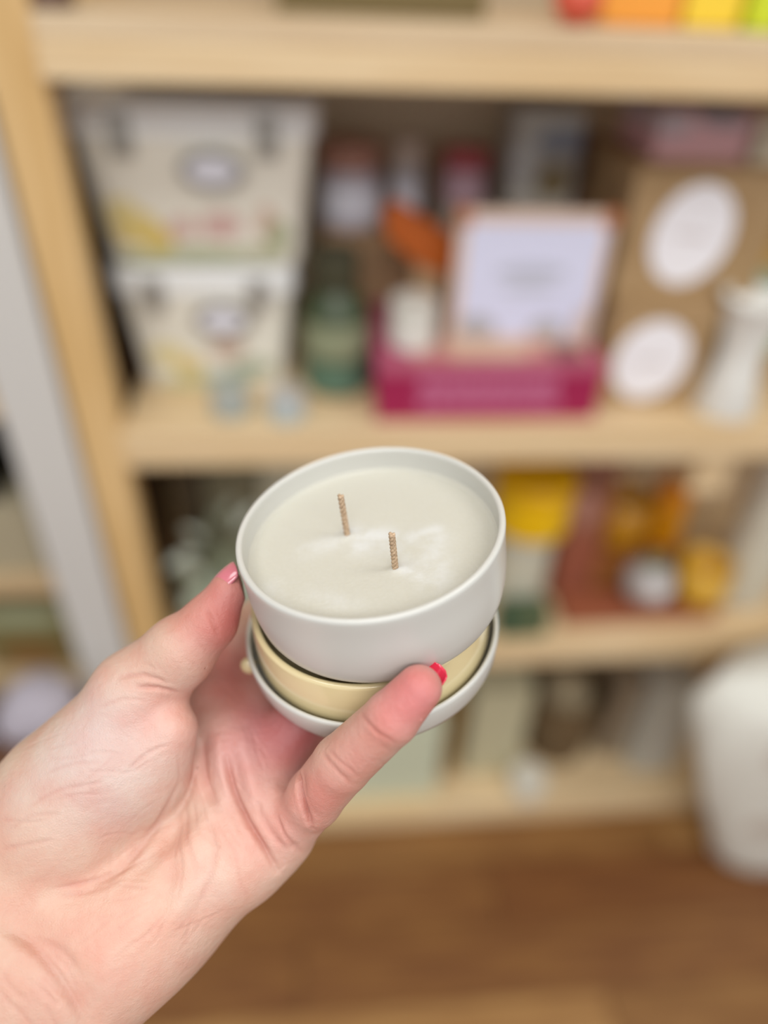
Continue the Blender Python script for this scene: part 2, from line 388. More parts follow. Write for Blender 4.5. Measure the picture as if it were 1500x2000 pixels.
cup = thing('white_vase', 'waisted white paper vase in front of the kraft boxes', 'vase', (0.548, 0.845, Z2))
obj('body', lathe([(0.0001, 0), (0.040, 0), (0.042, 0.004), (0.030, 0.06), (0.028, 0.09), (0.040, 0.15), (0.044, 0.156), (0.040, 0.155), (0.026, 0.09), (0.0001, 0.06)], 40), mat('white_paper', (228, 228, 222), 0.5), cup, smooth=True)
pack('mustard_box', 'mustard brown box at the right edge behind the white vase', 'box', 0.575, 0.66, 0.92, 1.05, Z2, Z2 + 0.26,
     printed('mustard_print', (158, 122, 52), [(0, 0.14, 0.06, 0.03, (150, 172, 150)), (0.0, 0.18, 0.04, 0.02, (186, 148, 70)), (0, 0.24, 0.06, 0.02, (128, 90, 28)), (0, 0.07, 0.06, 0.03, (128, 150, 106))], 0.5))

# ---- top shelf
def fruit(name, label, x, y, z, r, m, sz=0.95, group=None):
    t = thing(name, label, 'fruit', (x, y, z), 0, group)
    obj('flesh', blob(r, 1, 1, sz, (0, 0, r * sz)), m, t, smooth=True)
    obj('stem', tube([(0, 0, r * sz * 1.9), (0.002, 0, r * sz * 2.15)], 0.002, 6), mat('stem', (96, 84, 40), 0.7), t)
    return t
pack('black_tin', 'dark brown tin near the left end of the top shelf', 'tin', -0.245, -0.213, 0.81, 0.85, Z1 + 0.001, Z1 + 0.06, mat('dark_brown', (110, 84, 70), 0.5))
pack('dark_tray', 'dark olive tray in the middle of the top shelf', 'tray', -0.03, 0.175, 0.875, 1.05, Z1 + 0.001, Z1 + 0.05, mat('dark_olive', (112, 96, 56), 0.5))
fruit('red_bauble', 'red round fruit on the top shelf edge', 0.255, 0.835, Z1 + 0.0005, 0.024, mat('red_skin', (216, 92, 70), 0.35))
pack('orange_packet', 'bright orange packet on the top shelf', 'packet', 0.29, 0.37, 0.865, 0.96, Z1 + 0.001, Z1 + 0.10, mat('orange_card', (236, 160, 60), 0.4))
pack('yellow_packet', 'bright yellow packet on the top shelf', 'packet', 0.375, 0.434, 0.865, 0.96, Z1 + 0.001, Z1 + 0.10, mat('yellow_card', (240, 206, 60), 0.4))
pack('lime_packet', 'lime green packet at the right of the top shelf', 'packet', 0.438, 0.53, 0.855, 0.96, Z1 + 0.001, Z1 + 0.10, mat('lime_card', (200, 214, 40), 0.4))

# ---- third shelf
def bowl(name, label, cat, x, y, z, r, h, m, rim_m=None, group=None):
    t = thing(name, label, cat, (x, y, z), 0, group)
    obj('bowl', lathe([(0.0001, 0), (r * 0.5, 0), (r * 0.52, 0.004), (r * 0.9, h * 0.55), (r, h), (r * 0.96, h), (r * 0.85, h * 0.55), (r * 0.4, 0.01), (0.0001, 0.01)], 40), m, t, smooth=True)
    if rim_m: obj('rim', lathe([(r * 0.955, h), (r * 1.01, h), (r * 1.01, h + 0.003), (r * 0.955, h + 0.003)], 40, close=True), rim_m, t)
    return t
def mug(name, label, x, y, z, r, h, m, rz=0.0, group=None, inner=None):
    t = thing(name, label, 'mug', (x, y, z), rz, group)
    obj('cup', lathe([(0.0001, 0), (r * 0.75, 0), (r * 0.95, h * 0.2), (r, h * 0.5), (r * 0.93, h), (r * 0.87, h), (r * 0.92, h * 0.5), (r * 0.7, 0.012), (0.0001, 0.012)], 36), m, t, smooth=True)
    obj('handle', tube([(r * 0.9, 0, h * 0.8), (r * 1.35, 0, h * 0.78), (r * 1.5, 0, h * 0.5), (r * 1.3, 0, h * 0.25), (r * 0.92, 0, h * 0.22)], r * 0.11, 8), m, t, smooth=True)
    return t

pack('dark_box', 'dark brown box in the corner of the third shelf', 'box', -0.235, -0.19, 1.0, 1.12, Z3, Z3 + 0.30, mat('umber', (84, 70, 50), 0.6))
pack('olive_box', 'olive grey box beside the dark corner box', 'box', -0.185, -0.10, 1.0, 1.10, Z3, Z3 + 0.30, mat('olive_grey', (120, 112, 88), 0.6))
pack('sage_box', 'sage grey carton behind the candle on the third shelf', 'box', -0.095, 0.02, 1.0, 1.10, Z3, Z3 + 0.27, mat('sage_grey', (178, 172, 150), 0.6))
# leafy silver foliage in a pale pot
pt = thing('leafy_plant', 'silvery green leafy plant in a pale bowl on the third shelf', 'plant', (-0.150, 0.872, Z3))
obj('pot', lathe([(0.0001, 0), (0.045, 0), (0.062, 0.03), (0.066, 0.055), (0.062, 0.055), (0.05, 0.02), (0.0001, 0.02)], 36), mat('pale_mint', (214, 228, 206), 0.35), pt, smooth=True)
leafm = [mat('silver_leaf', (206, 212, 196), 0.5), mat('grey_leaf', (166, 172, 146), 0.5)]
for i in range(34):
    a = random.uniform(0, 2 * PI); rr = random.uniform(0.01, 0.055); hz = random.uniform(0.06, 0.18)
    bm = bmesh.new(); L_ = random.uniform(0.04, 0.065); W_ = L_ * 0.42
    vs = [bm.verts.new(p) for p in ((0, 0, 0), (W_ / 2, L_ * 0.4, 0.004), (W_ * 0.35, L_ * 0.75, 0.004), (0, L_, 0), (-W_ * 0.35, L_ * 0.75, 0.004), (-W_ / 2, L_ * 0.4, 0.004), (0, L_ * 0.5, -0.002))]
    for q in range(6): bm.faces.new((vs[6], vs[q], vs[(q + 1) % 6]))
    lf = obj('leaf', bm, leafm[i % 2], pt)
    lf.location = (rr * math.cos(a), rr * math.sin(a), hz)
    lf.rotation_euler = (random.uniform(-0.6, 1.0), random.uniform(-0.5, 0.5), a - PI / 2)
for i in range(5):
    a = i * 1.26; obj('stem', tube([(0, 0, 0.018), (0.02 * math.cos(a), 0.02 * math.sin(a), 0.1), (0.035 * math.cos(a), 0.035 * math.sin(a), 0.19)], 0.0018, 6), mat('plant_stem', (110, 116, 84), 0.6), pt)

jar('yellow_tub', 'bright yellow round tub standing on a pale grey canister', 'tub', 0.330, 0.90, Z3 + 0.172, 0.060, 0.095, mat('yellow_glaze', (232, 184, 8), 0.35), mat('yellow_lid', (216, 164, 10), 0.35), 0.98, lid_h=0.2)
jar('cream_canister', 'pale grey canister under the yellow tub', 'canister', 0.330, 0.90, Z3, 0.046, 0.171, mat('pale_canister', (200, 196, 176), 0.4), mat('canister_lid', (190, 190, 178), 0.4), 0.95, lid_h=0.15)
pack('green_tin', 'dark green tin in front of the pale canister', 'tin', 0.285, 0.365, 0.812, 0.850, Z3, Z3 + 0.055, printed('green_tin', (70, 88, 62), [(-0.03, 0.03, 0.016, 0.02, (36, 84, 66)), (0.02, 0.04, 0.02, 0.012, (110, 120, 88))], 0.4))
pack('terracotta_box', 'reddish terracotta gift box standing upright beside the yellow mugs', 'box', 0.395, 0.462, 0.905, 1.0, Z3, Z3 + 0.29, printed('terra_print', (150, 92, 70), [(0, 0.25, 0.05, 0.03, (120, 76, 58)), (-0.005, 0.19, 0.022, 0.03, (176, 128, 112)), (0, 0.08, 0.04, 0.06, (150, 84, 62))], 0.5))
pack('terracotta_tray', 'low terracotta tray holding the mugs and the round vase', 'tray', 0.40, 0.665, 0.835, 0.90, Z3, Z3 + 0.022, mat('terracotta', (150, 84, 56), 0.6), flap=False)
mug('mustard_mug', 'mustard mug at the back behind the round grey vase', 0.512, 0.955, Z3 + 0.0835, 0.045, 0.10, mat('mustard_glaze', (190, 132, 20), 0.3), 1.9, 'mustard mugs')
pack('riser', 'brown riser block under the two mustard mugs at the back', 'block', 0.467, 0.630, 0.91, 1.0, Z3, Z3 + 0.083, mat('riser_brown', (150, 92, 40), 0.6), flap=False)
jar('orange_pot', 'orange lidded pot beside the mustard mug', 'pot', 0.592, 0.955, Z3 + 0.0835, 0.030, 0.125, mat('orange_glaze', (206, 136, 14), 0.3), mat('orange_lid', (214, 130, 10), 0.3), 0.9)
v = thing('round_vase', 'round grey and white vase with a tuft of green leaves', 'vase', (0.545, 0.868, Z3 + 0.0235))
obj('body', lathe([(0.0001, 0), (0.022, 0), (0.036, 0.018), (0.042, 0.042), (0.036, 0.066), (0.02, 0.078), (0.02, 0.082), (0.016, 0.082), (0.016, 0.07), (0.0001, 0.06)], 36), printed('vase_print', (176, 170, 166), [(0.0, 0.05, 0.018, 0.016, (206, 204, 204)), (-0.012, 0.02, 0.018, 0.012, (176, 130, 116)), (0.02, 0.025, 0.012, 0.012, (190, 176, 150))], 0.4), v, smooth=True)
for i in range(9):
    a = i * 0.7
    lf = obj('leaf', blob(0.012, 0.5, 0.25, 1.3, (0, 0, 0.012), 1), mat('tuft_green', (96, 104, 60), 0.6), v)
    lf.location = (0.01 * math.cos(a), 0.01 * math.sin(a), 0.078); lf.rotation_euler = (0.5 * math.sin(a), 0.5 * math.cos(a), 0)
mug('yellow_mug', 'round yellow mug at the right of the third shelf', 0.638, 0.868, Z3 + 0.0235, 0.043, 0.082, mat('soft_yellow', (212, 164, 52), 0.3), 0.6, 'mustard mugs')
jar('cream_jar', 'tall cream storage jar at the right edge of the third shelf', 'jar', 0.735, 0.90, Z3, 0.048, 0.28, mat('cream_jar', (206, 200, 182), 0.4), mat('cream_jar_lid', (214, 208, 192), 0.4), 0.9, lid_h=0.2)

# ---- bottom shelf
pack('mint_carton', 'pale mint carton behind the little finger on the bottom shelf', 'box', -0.02, 0.225, 0.835, 1.02, Z4, Z4 + 0.235, mat('mint_card', (204, 210, 184), 0.6))
pack('mint_carton', 'pale sage carton under the hand on the bottom shelf', 'box', -0.22, -0.03, 0.86, 1.02, Z4, Z4 + 0.22, mat('sage_card', (170, 174, 150), 0.6))
pack('amber_slab', 'narrow amber board standing between the mint and cream cartons', 'board', 0.243, 0.263, 0.87, 1.0, Z4, Z4 + 0.24, mat('amber_board', (152, 116, 56), 0.5))
pack('cream_carton', 'cream carton on the bottom shelf right of the amber board', 'box', 0.285, 0.40, 0.875, 1.0, Z4, Z4 + 0.27, mat('cream_card_b', (190, 184, 152), 0.6))
jar('white_tub', 'low white tub at the front of the bottom shelf', 'tub', 0.412, 0.835, Z4, 0.036, 0.05, mat('white_tub', (216, 212, 196), 0.4), mat('white_tub_lid', (220, 216, 202), 0.4), 0.95)
bk = thing('wicker_basket', 'dark brown woven basket on the bottom shelf', 'basket', (0.50, 0.95, Z4))
bas = noisy('wicker', (120, 98, 66), (88, 68, 42), (1, 1, 3), 40, 0.7, 0.4)
for k in range(9):
    r0 = 0.062 + 0.0022 * k
    obj('coil', lathe([(r0 - 0.004, 0.022 * k + 0.002), (r0 + 0.004, 0.022 * k + 0.002), (r0 + 0.006, 0.022 * k + 0.011), (r0 + 0.004, 0.022 * k + 0.0205), (r0 - 0.004, 0.022 * k + 0.0205)], 32, close=True), bas, bk)
obj('base', lathe([(0.0001, 0.0), (0.06, 0.0), (0.06, 0.003), (0.0001, 0.003)], 32), bas, bk)
bl = thing('beige_ball', 'round beige ball resting inside the woven basket', 'ball', (0.50, 0.95, Z4 + 0.004))
obj('ball', blob(0.056, 1, 1, 1, (0, 0, 0.156), 3), mat('beige_knit', (164, 148, 118), 0.8), bl, smooth=True)
obj('core', lathe([(0.0001, 0), (0.045, 0), (0.045, 0.12), (0.0001, 0.12)], 24), mat('beige_knit', (0, 0, 0)), bl)
pack('taupe_box', 'taupe box right of the woven basket', 'box', 0.585, 0.635, 0.90, 1.02, Z4, Z4 + 0.25, mat('taupe', (146, 130, 108), 0.6))
pack('white_carton', 'pale grey carton next to the white sack on the bottom shelf', 'box', 0.642, 0.73, 0.86, 1.02, Z4, Z4 + 0.27, mat('pale_grey_card', (200, 198, 186), 0.6))

# ---- white fabric sack on the floor at the right
def sack():
    t = thing('tote_bag', 'big soft white fabric tote bag standing on the floor at the right', 'bag', (0.895, 0.690, 0))
    bm = lathe([(0.0001, 0.0), (0.095, 0.0), (0.130, 0.03), (0.18, 0.14), (0.24, 0.28), (0.29, 0.42), (0.31, 0.52), (0.28, 0.58), (0.12, 0.60), (0.0001, 0.605)], 64)
    for v_ in bm.verts:
        a = math.atan2(v_.co.y, v_.co.x); k = 1 + 0.03 * math.sin(5 * a + v_.co.z * 9) + 0.02 * math.sin(11 * a - 14 * v_.co.z)
        v_.co.x *= k; v_.co.y *= k * 0.33
    obj('cloth', bm, printed('sack_print', (226, 226, 216), [(-0.16, 0.46, 0.05, 0.04, (200, 186, 176)), (-0.10, 0.22, 0.06, 0.04, (204, 196, 184)), (0.05, 0.4, 0.06, 0.05, (196, 186, 176))], 0.8), t, smooth=True)
    for sy in (-0.06, 0.06): obj('handle', tube([(0.12 * math.cos(i * PI / 12), sy, 0.59 + 0.16 * math.sin(i * PI / 12)) for i in range(13)], 0.006, 8), mat('cord', (200, 192, 176), 0.8), t)
sack()

# ---- left unit goods
jar('white_jar', 'white jar on the upper shelf of the white framed unit', 'jar', -0.43, 0.86, 1.0006, 0.05, 0.13, mat('jar_white', (214, 212, 208), 0.4), mat('jar_white_lid', (200, 198, 190), 0.4), 0.9)
pack('beige_packet', 'beige packet on the upper shelf at the left edge', 'packet', -0.56, -0.49, 0.83, 0.93, 1.0006, 1.12, mat('beige_p', (190, 178, 160), 0.6))
pack('black_box', 'black box on the middle shelf at the left edge', 'box', -0.50, -0.425, 0.83, 0.95, 0.8295, 0.912, mat('near_black', (14, 14, 12), 0.5))
pack('grey_crate', 'grey beige crate under the black box at the left edge', 'crate', -0.54, -0.385, 0.82, 0.98, 0.7126, 0.829, mat('grey_beige', (166, 156, 130), 0.6), flap=False)
pack('green_carton', 'olive green carton on the lower shelf of the white framed unit', 'box', -0.52, -0.385, 0.83, 0.95, 0.5006, 0.64, printed('olive_carton', (122, 112, 70), [(0, 0.11, 0.06, 0.02, (156, 160, 126)), (0, 0.03, 0.05, 0.03, (130, 96, 50))], 0.5))
for i, (x, y, r, lb) in enumerate(((-0.425, 0.74, 0.06, 'pale lavender cloth bundle nearest the white upright'), (-0.546, 0.72, 0.055, 'pale lavender cloth bundle at the left edge'))):
    t = thing('cloth_bundle', lb, 'bundle', (x, y, 0.4495), 0, 'cloth bundles on the low stool')
    bm = blob(r, 1, 0.9, 0.95, (0, 0, r * 0.95), 3)
    for v_ in bm.verts: v_.co.x += 0.006 * math.sin(v_.co.z * 90); v_.co.y += 0.005 * math.cos(v_.co.x * 80)
    obj('cloth', bm, mat('lavender_cloth', (178, 172, 182), 0.85), t, smooth=True)
    obj('knot', blob(0.012, 1, 1, 0.8, (0, 0, r * 1.9), 2), mat('lavender_cloth', (0, 0, 0)), t, smooth=True)
st = thing('low_stool', 'brown wooden stool carrying the cloth bundles at the left', 'stool', (-0.47, 0.70, 0))
obj('seat', box(-0.16, 0.12, -0.09, 0.09, 0.42, 0.449), mat('stool_wood', (120, 84, 62), 0.6), st, bevel=0.004)
for sx in (-0.14, 0.10):
    for sy in (-0.07, 0.07): obj('leg', box(sx - 0.014, sx + 0.014, sy - 0.014, sy + 0.014, 0, 0.42), mat('stool_wood', (0, 0, 0)), st)

# ------------------------------------------------------------------ candle stack (local z = axis)
M_BODY = Matrix(((0.98442, 0.08173, -0.15571, 0.01383), (-0.08302, 0.99655, -0.00178, 0.16327), (0.15502, 0.01468, 0.98780, 1.31016), (0.00000, 0.00000, 0.00000, 1.00000)))
M_LID = Matrix(((0.98983, 0.08173, -0.11647, 0.01562), (-0.08288, 0.99655, -0.00508, 0.16365), (0.11565, 0.01468, 0.99318, 1.27025), (0.00000, 0.00000, 0.00000, 1.00000)))
white_metal = mat('matt_white_metal', (198, 198, 192), 0.32, coat=0.25)
white_metal.node_tree.nodes['Principled BSDF'].inputs['Coat Roughness'].default_value = 0.25
cream_gloss = mat('cream_gloss', (222, 206, 160), 0.2, coat=0.6)

cd = thing('candle', 'round white metal candle with two wicks held in the hand', 'candle')
cd.matrix_world = M_BODY
R0 = 0.0380
prof = [(0.0001, -0.0277), (0.0322, -0.0277), (0.0345, -0.0272), (0.0360, -0.0258), (0.0370, -0.0236), (0.0376, -0.0200), (0.0379, -0.0160), (0.0380, -0.0125), (0.03795, -0.010), (R0, -0.004), (R0 + 0.00015, -0.0016)]
for i in range(1, 8):
    a = PI * i / 8; prof.append((R0 - 0.00085 + 0.00100 * math.cos(a), -0.0012 + 0.0011 * math.sin(a)))
prof += [(0.0363, -0.002), (0.0360, -0.010), (0.0345, -0.022), (0.0001, -0.0255)]
vs_ = obj('vessel', lathe(prof, 160), white_metal, cd, smooth=True)

# wax
wax = mat('wax', (232, 229, 214), 0.55)
nt, N, L, p = nodes(wax)
p.inputs['Subsurface Weight'].default_value = 0.35; p.inputs['Subsurface Scale'].default_value = 0.003
p.inputs['Subsurface Radius'].default_value = (1.0, 0.9, 0.7)
tc = N.new('ShaderNodeTexCoord')
fr = N.new('ShaderNodeTexNoise'); fr.inputs['Scale'].default_value = 160; fr.inputs['Detail'].default_value = 5
n2 = N.new('ShaderNodeTexNoise'); n2.inputs['Scale'].default_value = 900
at_ = N.new('ShaderNodeAttribute'); at_.attribute_name = 'frost'
mul = N.new('ShaderNodeMath'); mul.operation = 'MULTIPLY'
mr = N.new('ShaderNodeMapRange'); mr.inputs[1].default_value = 0.28; mr.inputs[2].default_value = 0.62
L.new(tc.outputs['Object'], fr.inputs[0]); L.new(tc.outputs['Object'], n2.inputs[0])
L.new(fr.outputs[0], mr.inputs[0]); L.new(mr.outputs[0], mul.inputs[0]); L.new(at_.outputs['Fac'], mul.inputs[1])
mx = N.new('ShaderNodeMix'); mx.data_type = 'RGBA'
mx.inputs[6].default_value = srgb((196, 194, 182)); mx.inputs[7].default_value = srgb((210, 211, 208))
L.new(mul.outputs[0], mx.inputs[0])
mx2 = N.new('ShaderNodeMix'); mx2.data_type = 'RGBA'; mx2.blend_type = 'MULTIPLY'
mr2 = N.new('ShaderNodeMapRange'); mr2.inputs[1].default_value = 0.3; mr2.inputs[2].default_value = 0.7; mr2.inputs[3].default_value = 0.0; mr2.inputs[4].default_value = 0.5
L.new(n2.outputs[0], mr2.inputs[0]); L.new(mr2.outputs[0], mx2.inputs[0])
L.new(mx.outputs[2], mx2.inputs[6]); mx2.inputs[7].default_value = (0.95, 0.95, 0.93, 1)
L.new(mx2.outputs[2], p.inputs['Base Color'])
bp = N.new('ShaderNodeBump'); bp.inputs['Strength'].default_value = 0.25; bp.inputs['Distance'].default_value = 0.0004
L.new(n2.outputs[0], bp.inputs['Height']); L.new(bp.outputs[0], p.inputs['Normal'])
WZ = -0.0080
W1 = Vector((-0.00754, 0.00459, -0.00800)); W2 = Vector((0.00649, -0.01157, -0.00800))
T1 = Vector((-0.00724, 0.00473, 0.00650)); T2 = Vector((0.00692, -0.01169, 0.00450))
bm = bmesh.new()
NR, NS = 90, 160
rings = [[bm.verts.new((0, 0, WZ))]]
for i in range(1, NR + 1):
    r = 0.0362 * i / NR
    rings.append([bm.verts.new((r * math.cos(2 * PI * j / NS), r * math.sin(2 * PI * j / NS), WZ)) for j in range(NS)])
for j in range(NS): bm.faces.new((rings[0][0], rings[1][j], rings[1][(j + 1) % NS]))
for i in range(1, NR):
    for j in range(NS): bm.faces.new((rings[i][j], rings[i + 1][j], rings[i + 1][(j + 1) % NS], rings[i][(j + 1) % NS]))
def seg_d(p_, a, b):
    ab = b - a; t = max(0, min(1, (p_ - a).dot(ab) / ab.length_squared)); return (p_ - a - ab * t).length
arms = [((-0.01902, -0.00067), (-0.00422, 0.00528), .0034, .7), ((-0.00575, 0.00550), (0.01807, -0.00128), .0038, 1.0), ((-0.00406, -0.00047), (0.00706, -0.00132), .004, .9), ((0.00632, -0.00078), (0.01831, 0.00323), .0026, .9),
        ((0.00834, -0.01139), (0.01738, -0.01897), .0024, 1.0), ((0.01801, -0.00239), (0.01744, -0.01800), .0045, .7), ((0.01056, -0.00790), (0.01695, -0.00875), .0045, .6), ((-0.02780, -0.01539), (-0.00478, -0.02396), .0035, .4)]
frost = []
for v_ in bm.verts:
    q = v_.co; f_ = 0.0
    for a_, b_, wd, st_ in arms:
        dd = seg_d(Vector((q.x, q.y)), Vector(a_), Vector(b_)); f_ = max(f_, st_ * math.exp(-(dd / wd) ** 2))
    frost.append(f_)
    d1 = (Vector((q.x, q.y)) - W1.xy).length; d2 = (Vector((q.x, q.y)) - W2.xy).length
    rr = q.xy.length
    q.z += 0.0006 * math.exp(-(d1 / 0.002) ** 2) + 0.0006 * math.exp(-(d2 / 0.002) ** 2) + 0.00012 * f_ + 0.0009 * math.exp(-((0.0362 - rr) / 0.0008) ** 2)
    q.z -= 0.0006 * math.exp(-(((q.x - (W1.x + W2.x) / 2) / 0.012) ** 2 + ((q.y - (W1.y + W2.y) / 2) / 0.012) ** 2))
wo = obj('wax', bm, wax, cd, smooth=True)
at = wo.data.attributes.new('frost', 'FLOAT', 'POINT'); at.data.foreach_set('value', frost)
wick_m = noisy('wick_cord', (206, 180, 150), (176, 148, 120), (1, 1, 1), 1200, 0.8, 0.5)
for a_, b_ in ((W1, T1), (W2, T2)):
    # braided cord: three strands wound round one another
    bm = bmesh.new(); n_ = 40; ax = (b_ - a_)
    u = ax.cross(Vector((1, 0, 0))).normalized(); v2 = ax.cross(u).normalized()
    mid = (a_ + b_) / 2 + u * 0.0004
    for s_ in range(3):
        path = []
        for i in range(n_ + 1):
            t_ = i / n_; c_ = a_ * (1 - t_) ** 2 + mid * 2 * t_ * (1 - t_) + b_ * t_ ** 2
            an = 2 * PI * (s_ / 3 + t_ * 3.2); path.append(c_ + (u * math.cos(an) + v2 * math.sin(an)) * 0.00042)
        tube(path, 0.00056, 8, bm)
    obj('wick', bm, wick_m, cd, smooth=True)

ds = thing('inner_dish', 'glossy cream dish between the candle and the shallow white lid', 'dish')
ds.matrix_world = M_LID
RC = 0.0359
pr = [(0.0001, -0.0105), (0.031, -0.0105), (0.0345, -0.0090), (0.0366, -0.004), (0.0367, 0.000), (RC + 0.0006, 0.0050), (RC, 0.0106)]
for i in range(1, 7):
    a = PI * i / 7; pr.append((RC - 0.0011 + 0.0011 * math.cos(a), 0.0109 + 0.0010 * math.sin(a)))
pr += [(0.0337, 0.010), (0.0336, 0.000), (0.030, -0.0065), (0.0001, -0.0068)]
obj('dish', lathe(pr, 160), cream_gloss, ds, smooth=True)

ld = thing('candle_lid', 'shallow white metal lid at the very bottom of the held candle stack', 'dish')
ld.matrix_world = M_LID  # the candle's own lid, upturned beneath the stack
RL = 0.0396
pr = [(0.0001, -0.0128), (0.0330, -0.0128), (0.0358, -0.0122), (0.0378, -0.0105), (0.0390, -0.0075), (RL, -0.003), (RL + 0.0001, -0.0011)]
for i in range(1, 7):
    a = PI * i / 7; pr.append((RL - 0.0007 + 0.0008 * math.cos(a), -0.0008 + 0.0009 * math.sin(a)))
pr += [(0.0384, -0.002), (0.0380, -0.006), (0.034, -0.0108), (0.0001, -0.0112)]
obj('shell', lathe(pr, 160), white_metal, ld, smooth=True)
obj('tab', blob(0.0028, 1.0, 0.8, 1.1, (-0.03889, -0.00980, -0.00712), 3), cream_gloss, ld, smooth=True, label='small cream nub at the left side')

# ------------------------------------------------------------------ the hand
HAND = [('palm', 0.012, (-0.10031, 0.10055, 1.20478), (-0.09057, 0.11534, 1.21543), 0.022, 0.022),
  ('palm', 0.012, (-0.06919, 0.09689, 1.20450), (-0.05496, 0.10507, 1.21216), 0.0182, 0.018),
  ('palm', 0.014, (-0.05496, 0.10507, 1.21216), (-0.03120, 0.11361, 1.22493), 0.0182, 0.015),
  ('palm', 0.014, (-0.09635, 0.11303, 1.20179), (-0.05235, 0.11036, 1.20790), 0.018, 0.018),
  ('palm', 0.012, (-0.07858, 0.12320, 1.20433), (-0.03825, 0.15430, 1.24037), 0.016, 0.0115),
  ('palm', 0.01, (-0.07099, 0.11863, 1.20607), (-0.02867, 0.14380, 1.23802), 0.016, 0.0115),
  ('palm', 0.01, (-0.06206, 0.11402, 1.20795), (-0.02097, 0.12945, 1.23453), 0.016, 0.0105),
  ('palm', 0.008, (-0.04724, 0.11087, 1.21256), (-0.01652, 0.11641, 1.22817), 0.016, 0.011),
  ('palm', 0.012, (-0.07691, 0.14400, 1.22813), (-0.03790, 0.16691, 1.24030), 0.014, 0.011),
  ('palm', 0.008, (-0.03664, 0.15315, 1.23912), (-0.02694, 0.13951, 1.23600), 0.0115, 0.0115),
  ('palm', 0.008, (-0.02670, 0.13830, 1.23776), (-0.01680, 0.11987, 1.23342), 0.012, 0.011),
  ('arm', 0.02, (-0.09698, 0.09804, 1.20366), (-0.18543, 0.04346, 1.12883), 0.0225, 0.031),
  ('arm', 0.02, (-0.07323, 0.09515, 1.20167), (-0.16164, 0.03507, 1.11157), 0.018, 0.031),
  ('thumb', 0.012, (-0.09132, 0.11826, 1.21581), (-0.07411, 0.12904, 1.23217), 0.024, 0.0225),
  ('thumb', 0.01, (-0.07411, 0.12904, 1.23217), (-0.06181, 0.13528, 1.24525), 0.0225, 0.019),
  ('thumb', 0.008, (-0.06181, 0.13528, 1.24525), (-0.05436, 0.14284, 1.26180), 0.019, 0.0126),
  ('thumb', 0.006, (-0.05401, 0.14428, 1.26370), (-0.04059, 0.14811, 1.27630), 0.0126, 0.0098),
  ('thumb', 0.003, (-0.04059, 0.14811, 1.27630), (-0.03185, 0.15217, 1.28360), 0.0098, 0.0074),
  ('thumb', 0.003, (-0.03185, 0.15217, 1.28360), (-0.02633, 0.15692, 1.29133), 0.0074, 0.0053),
  ('bulge', 0.002, (-0.05433, 0.13106, 1.24578), (-0.04399, 0.13379, 1.25979), 0.015, 0.008),
  ('palm', 0.006, (-0.03301, 0.12993, 1.22934), (-0.02393, 0.11568, 1.22454), 0.012, 0.012),
  ('index', 0.004, (-0.03982, 0.15965, 1.23886), (-0.03149, 0.17842, 1.24624), 0.0115, 0.0095),
  ('index', 0.003, (-0.03149, 0.17842, 1.24624), (-0.01276, 0.19994, 1.24391), 0.0092, 0.0082),
  ('index', 0.003, (-0.01276, 0.19994, 1.24391), (0.01040, 0.20645, 1.23921), 0.008, 0.007),
  ('middle', 0.003, (-0.02881, 0.14392, 1.23651), (-0.01554, 0.16612, 1.24247), 0.0105, 0.0092),
  ('middle', 0.003, (-0.01554, 0.16612, 1.24247), (0.00762, 0.18570, 1.24154), 0.009, 0.0082),
  ('middle', 0.003, (0.00762, 0.18570, 1.24154), (0.02943, 0.19662, 1.23579), 0.008, 0.0068),
  ('ring', 0.003, (-0.02107, 0.13127, 1.23440), (-0.00514, 0.14555, 1.24691), 0.01, 0.0088),
  ('ring', 0.003, (-0.00514, 0.14555, 1.24691), (0.01516, 0.16199, 1.24807), 0.0085, 0.0078),
  ('ring', 0.003, (0.01516, 0.16199, 1.24807), (0.03430, 0.17545, 1.24195), 0.0075, 0.0065),
  ('pinky', 0.003, (-0.00973, 0.11564, 1.23224), (-0.00312, 0.11676, 1.24856), 0.0062, 0.0078),
  ('pinky', 0.002, (-0.00312, 0.11676, 1.24856), (0.00463, 0.11695, 1.26383), 0.008, 0.008),
  ('pinky', 0.001, (0.00463, 0.11695, 1.26383), (0.01732, 0.11726, 1.28243), 0.008, 0.0071),
  ('pinky', 0.001, (0.01732, 0.11726, 1.28243), (0.02408, 0.11974, 1.29068), 0.0071, 0.0059)]
HAND_JOIN = [('arm', 0.02), ('thumb', 0.004), ('bulge', 0.0035), ('index', 0.008), ('middle', 0.006), ('ring', 0.006), ('pinky', 0.004)]
TINS = [((0.01383, 0.16327, 1.31016), (-0.15571, -0.00178, 0.98780), 0.0384, -0.0005, 0.0275, 0.003), ((0.01562, 0.16365, 1.27025), (-0.11647, -0.00508, 0.99318), 0.037, -0.0118, 0.008, 0.001), ((0.01562, 0.16365, 1.27025), (-0.11647, -0.00508, 0.99318), 0.0399, -0.0002, 0.0131, 0.003)]
def sd_round_cone(P, a, b, r1, r2):
    ba = b - a; l2 = float(ba @ ba); rr = r1 - r2; a2 = l2 - rr * rr; il2 = 1.0 / l2
    pa = P - a; y = pa @ ba; z = y - l2
    w = pa * l2 - y[:, None] * ba
    x2 = (w * w).sum(1); y2 = y * y * l2; z2 = z * z * l2
    k = np.sign(rr) * rr * rr * x2
    out = (np.sqrt(np.maximum(x2 * a2 * il2, 0)) + y * rr) * il2 - r1
    m1 = np.sign(z) * a2 * z2 > k
    m2 = np.sign(y) * a2 * y2 < k
    out = np.where(m2, np.sqrt(x2 + y2) * il2 - r1, out)
    out = np.where(m1, np.sqrt(x2 + z2) * il2 - r2, out)
    return out

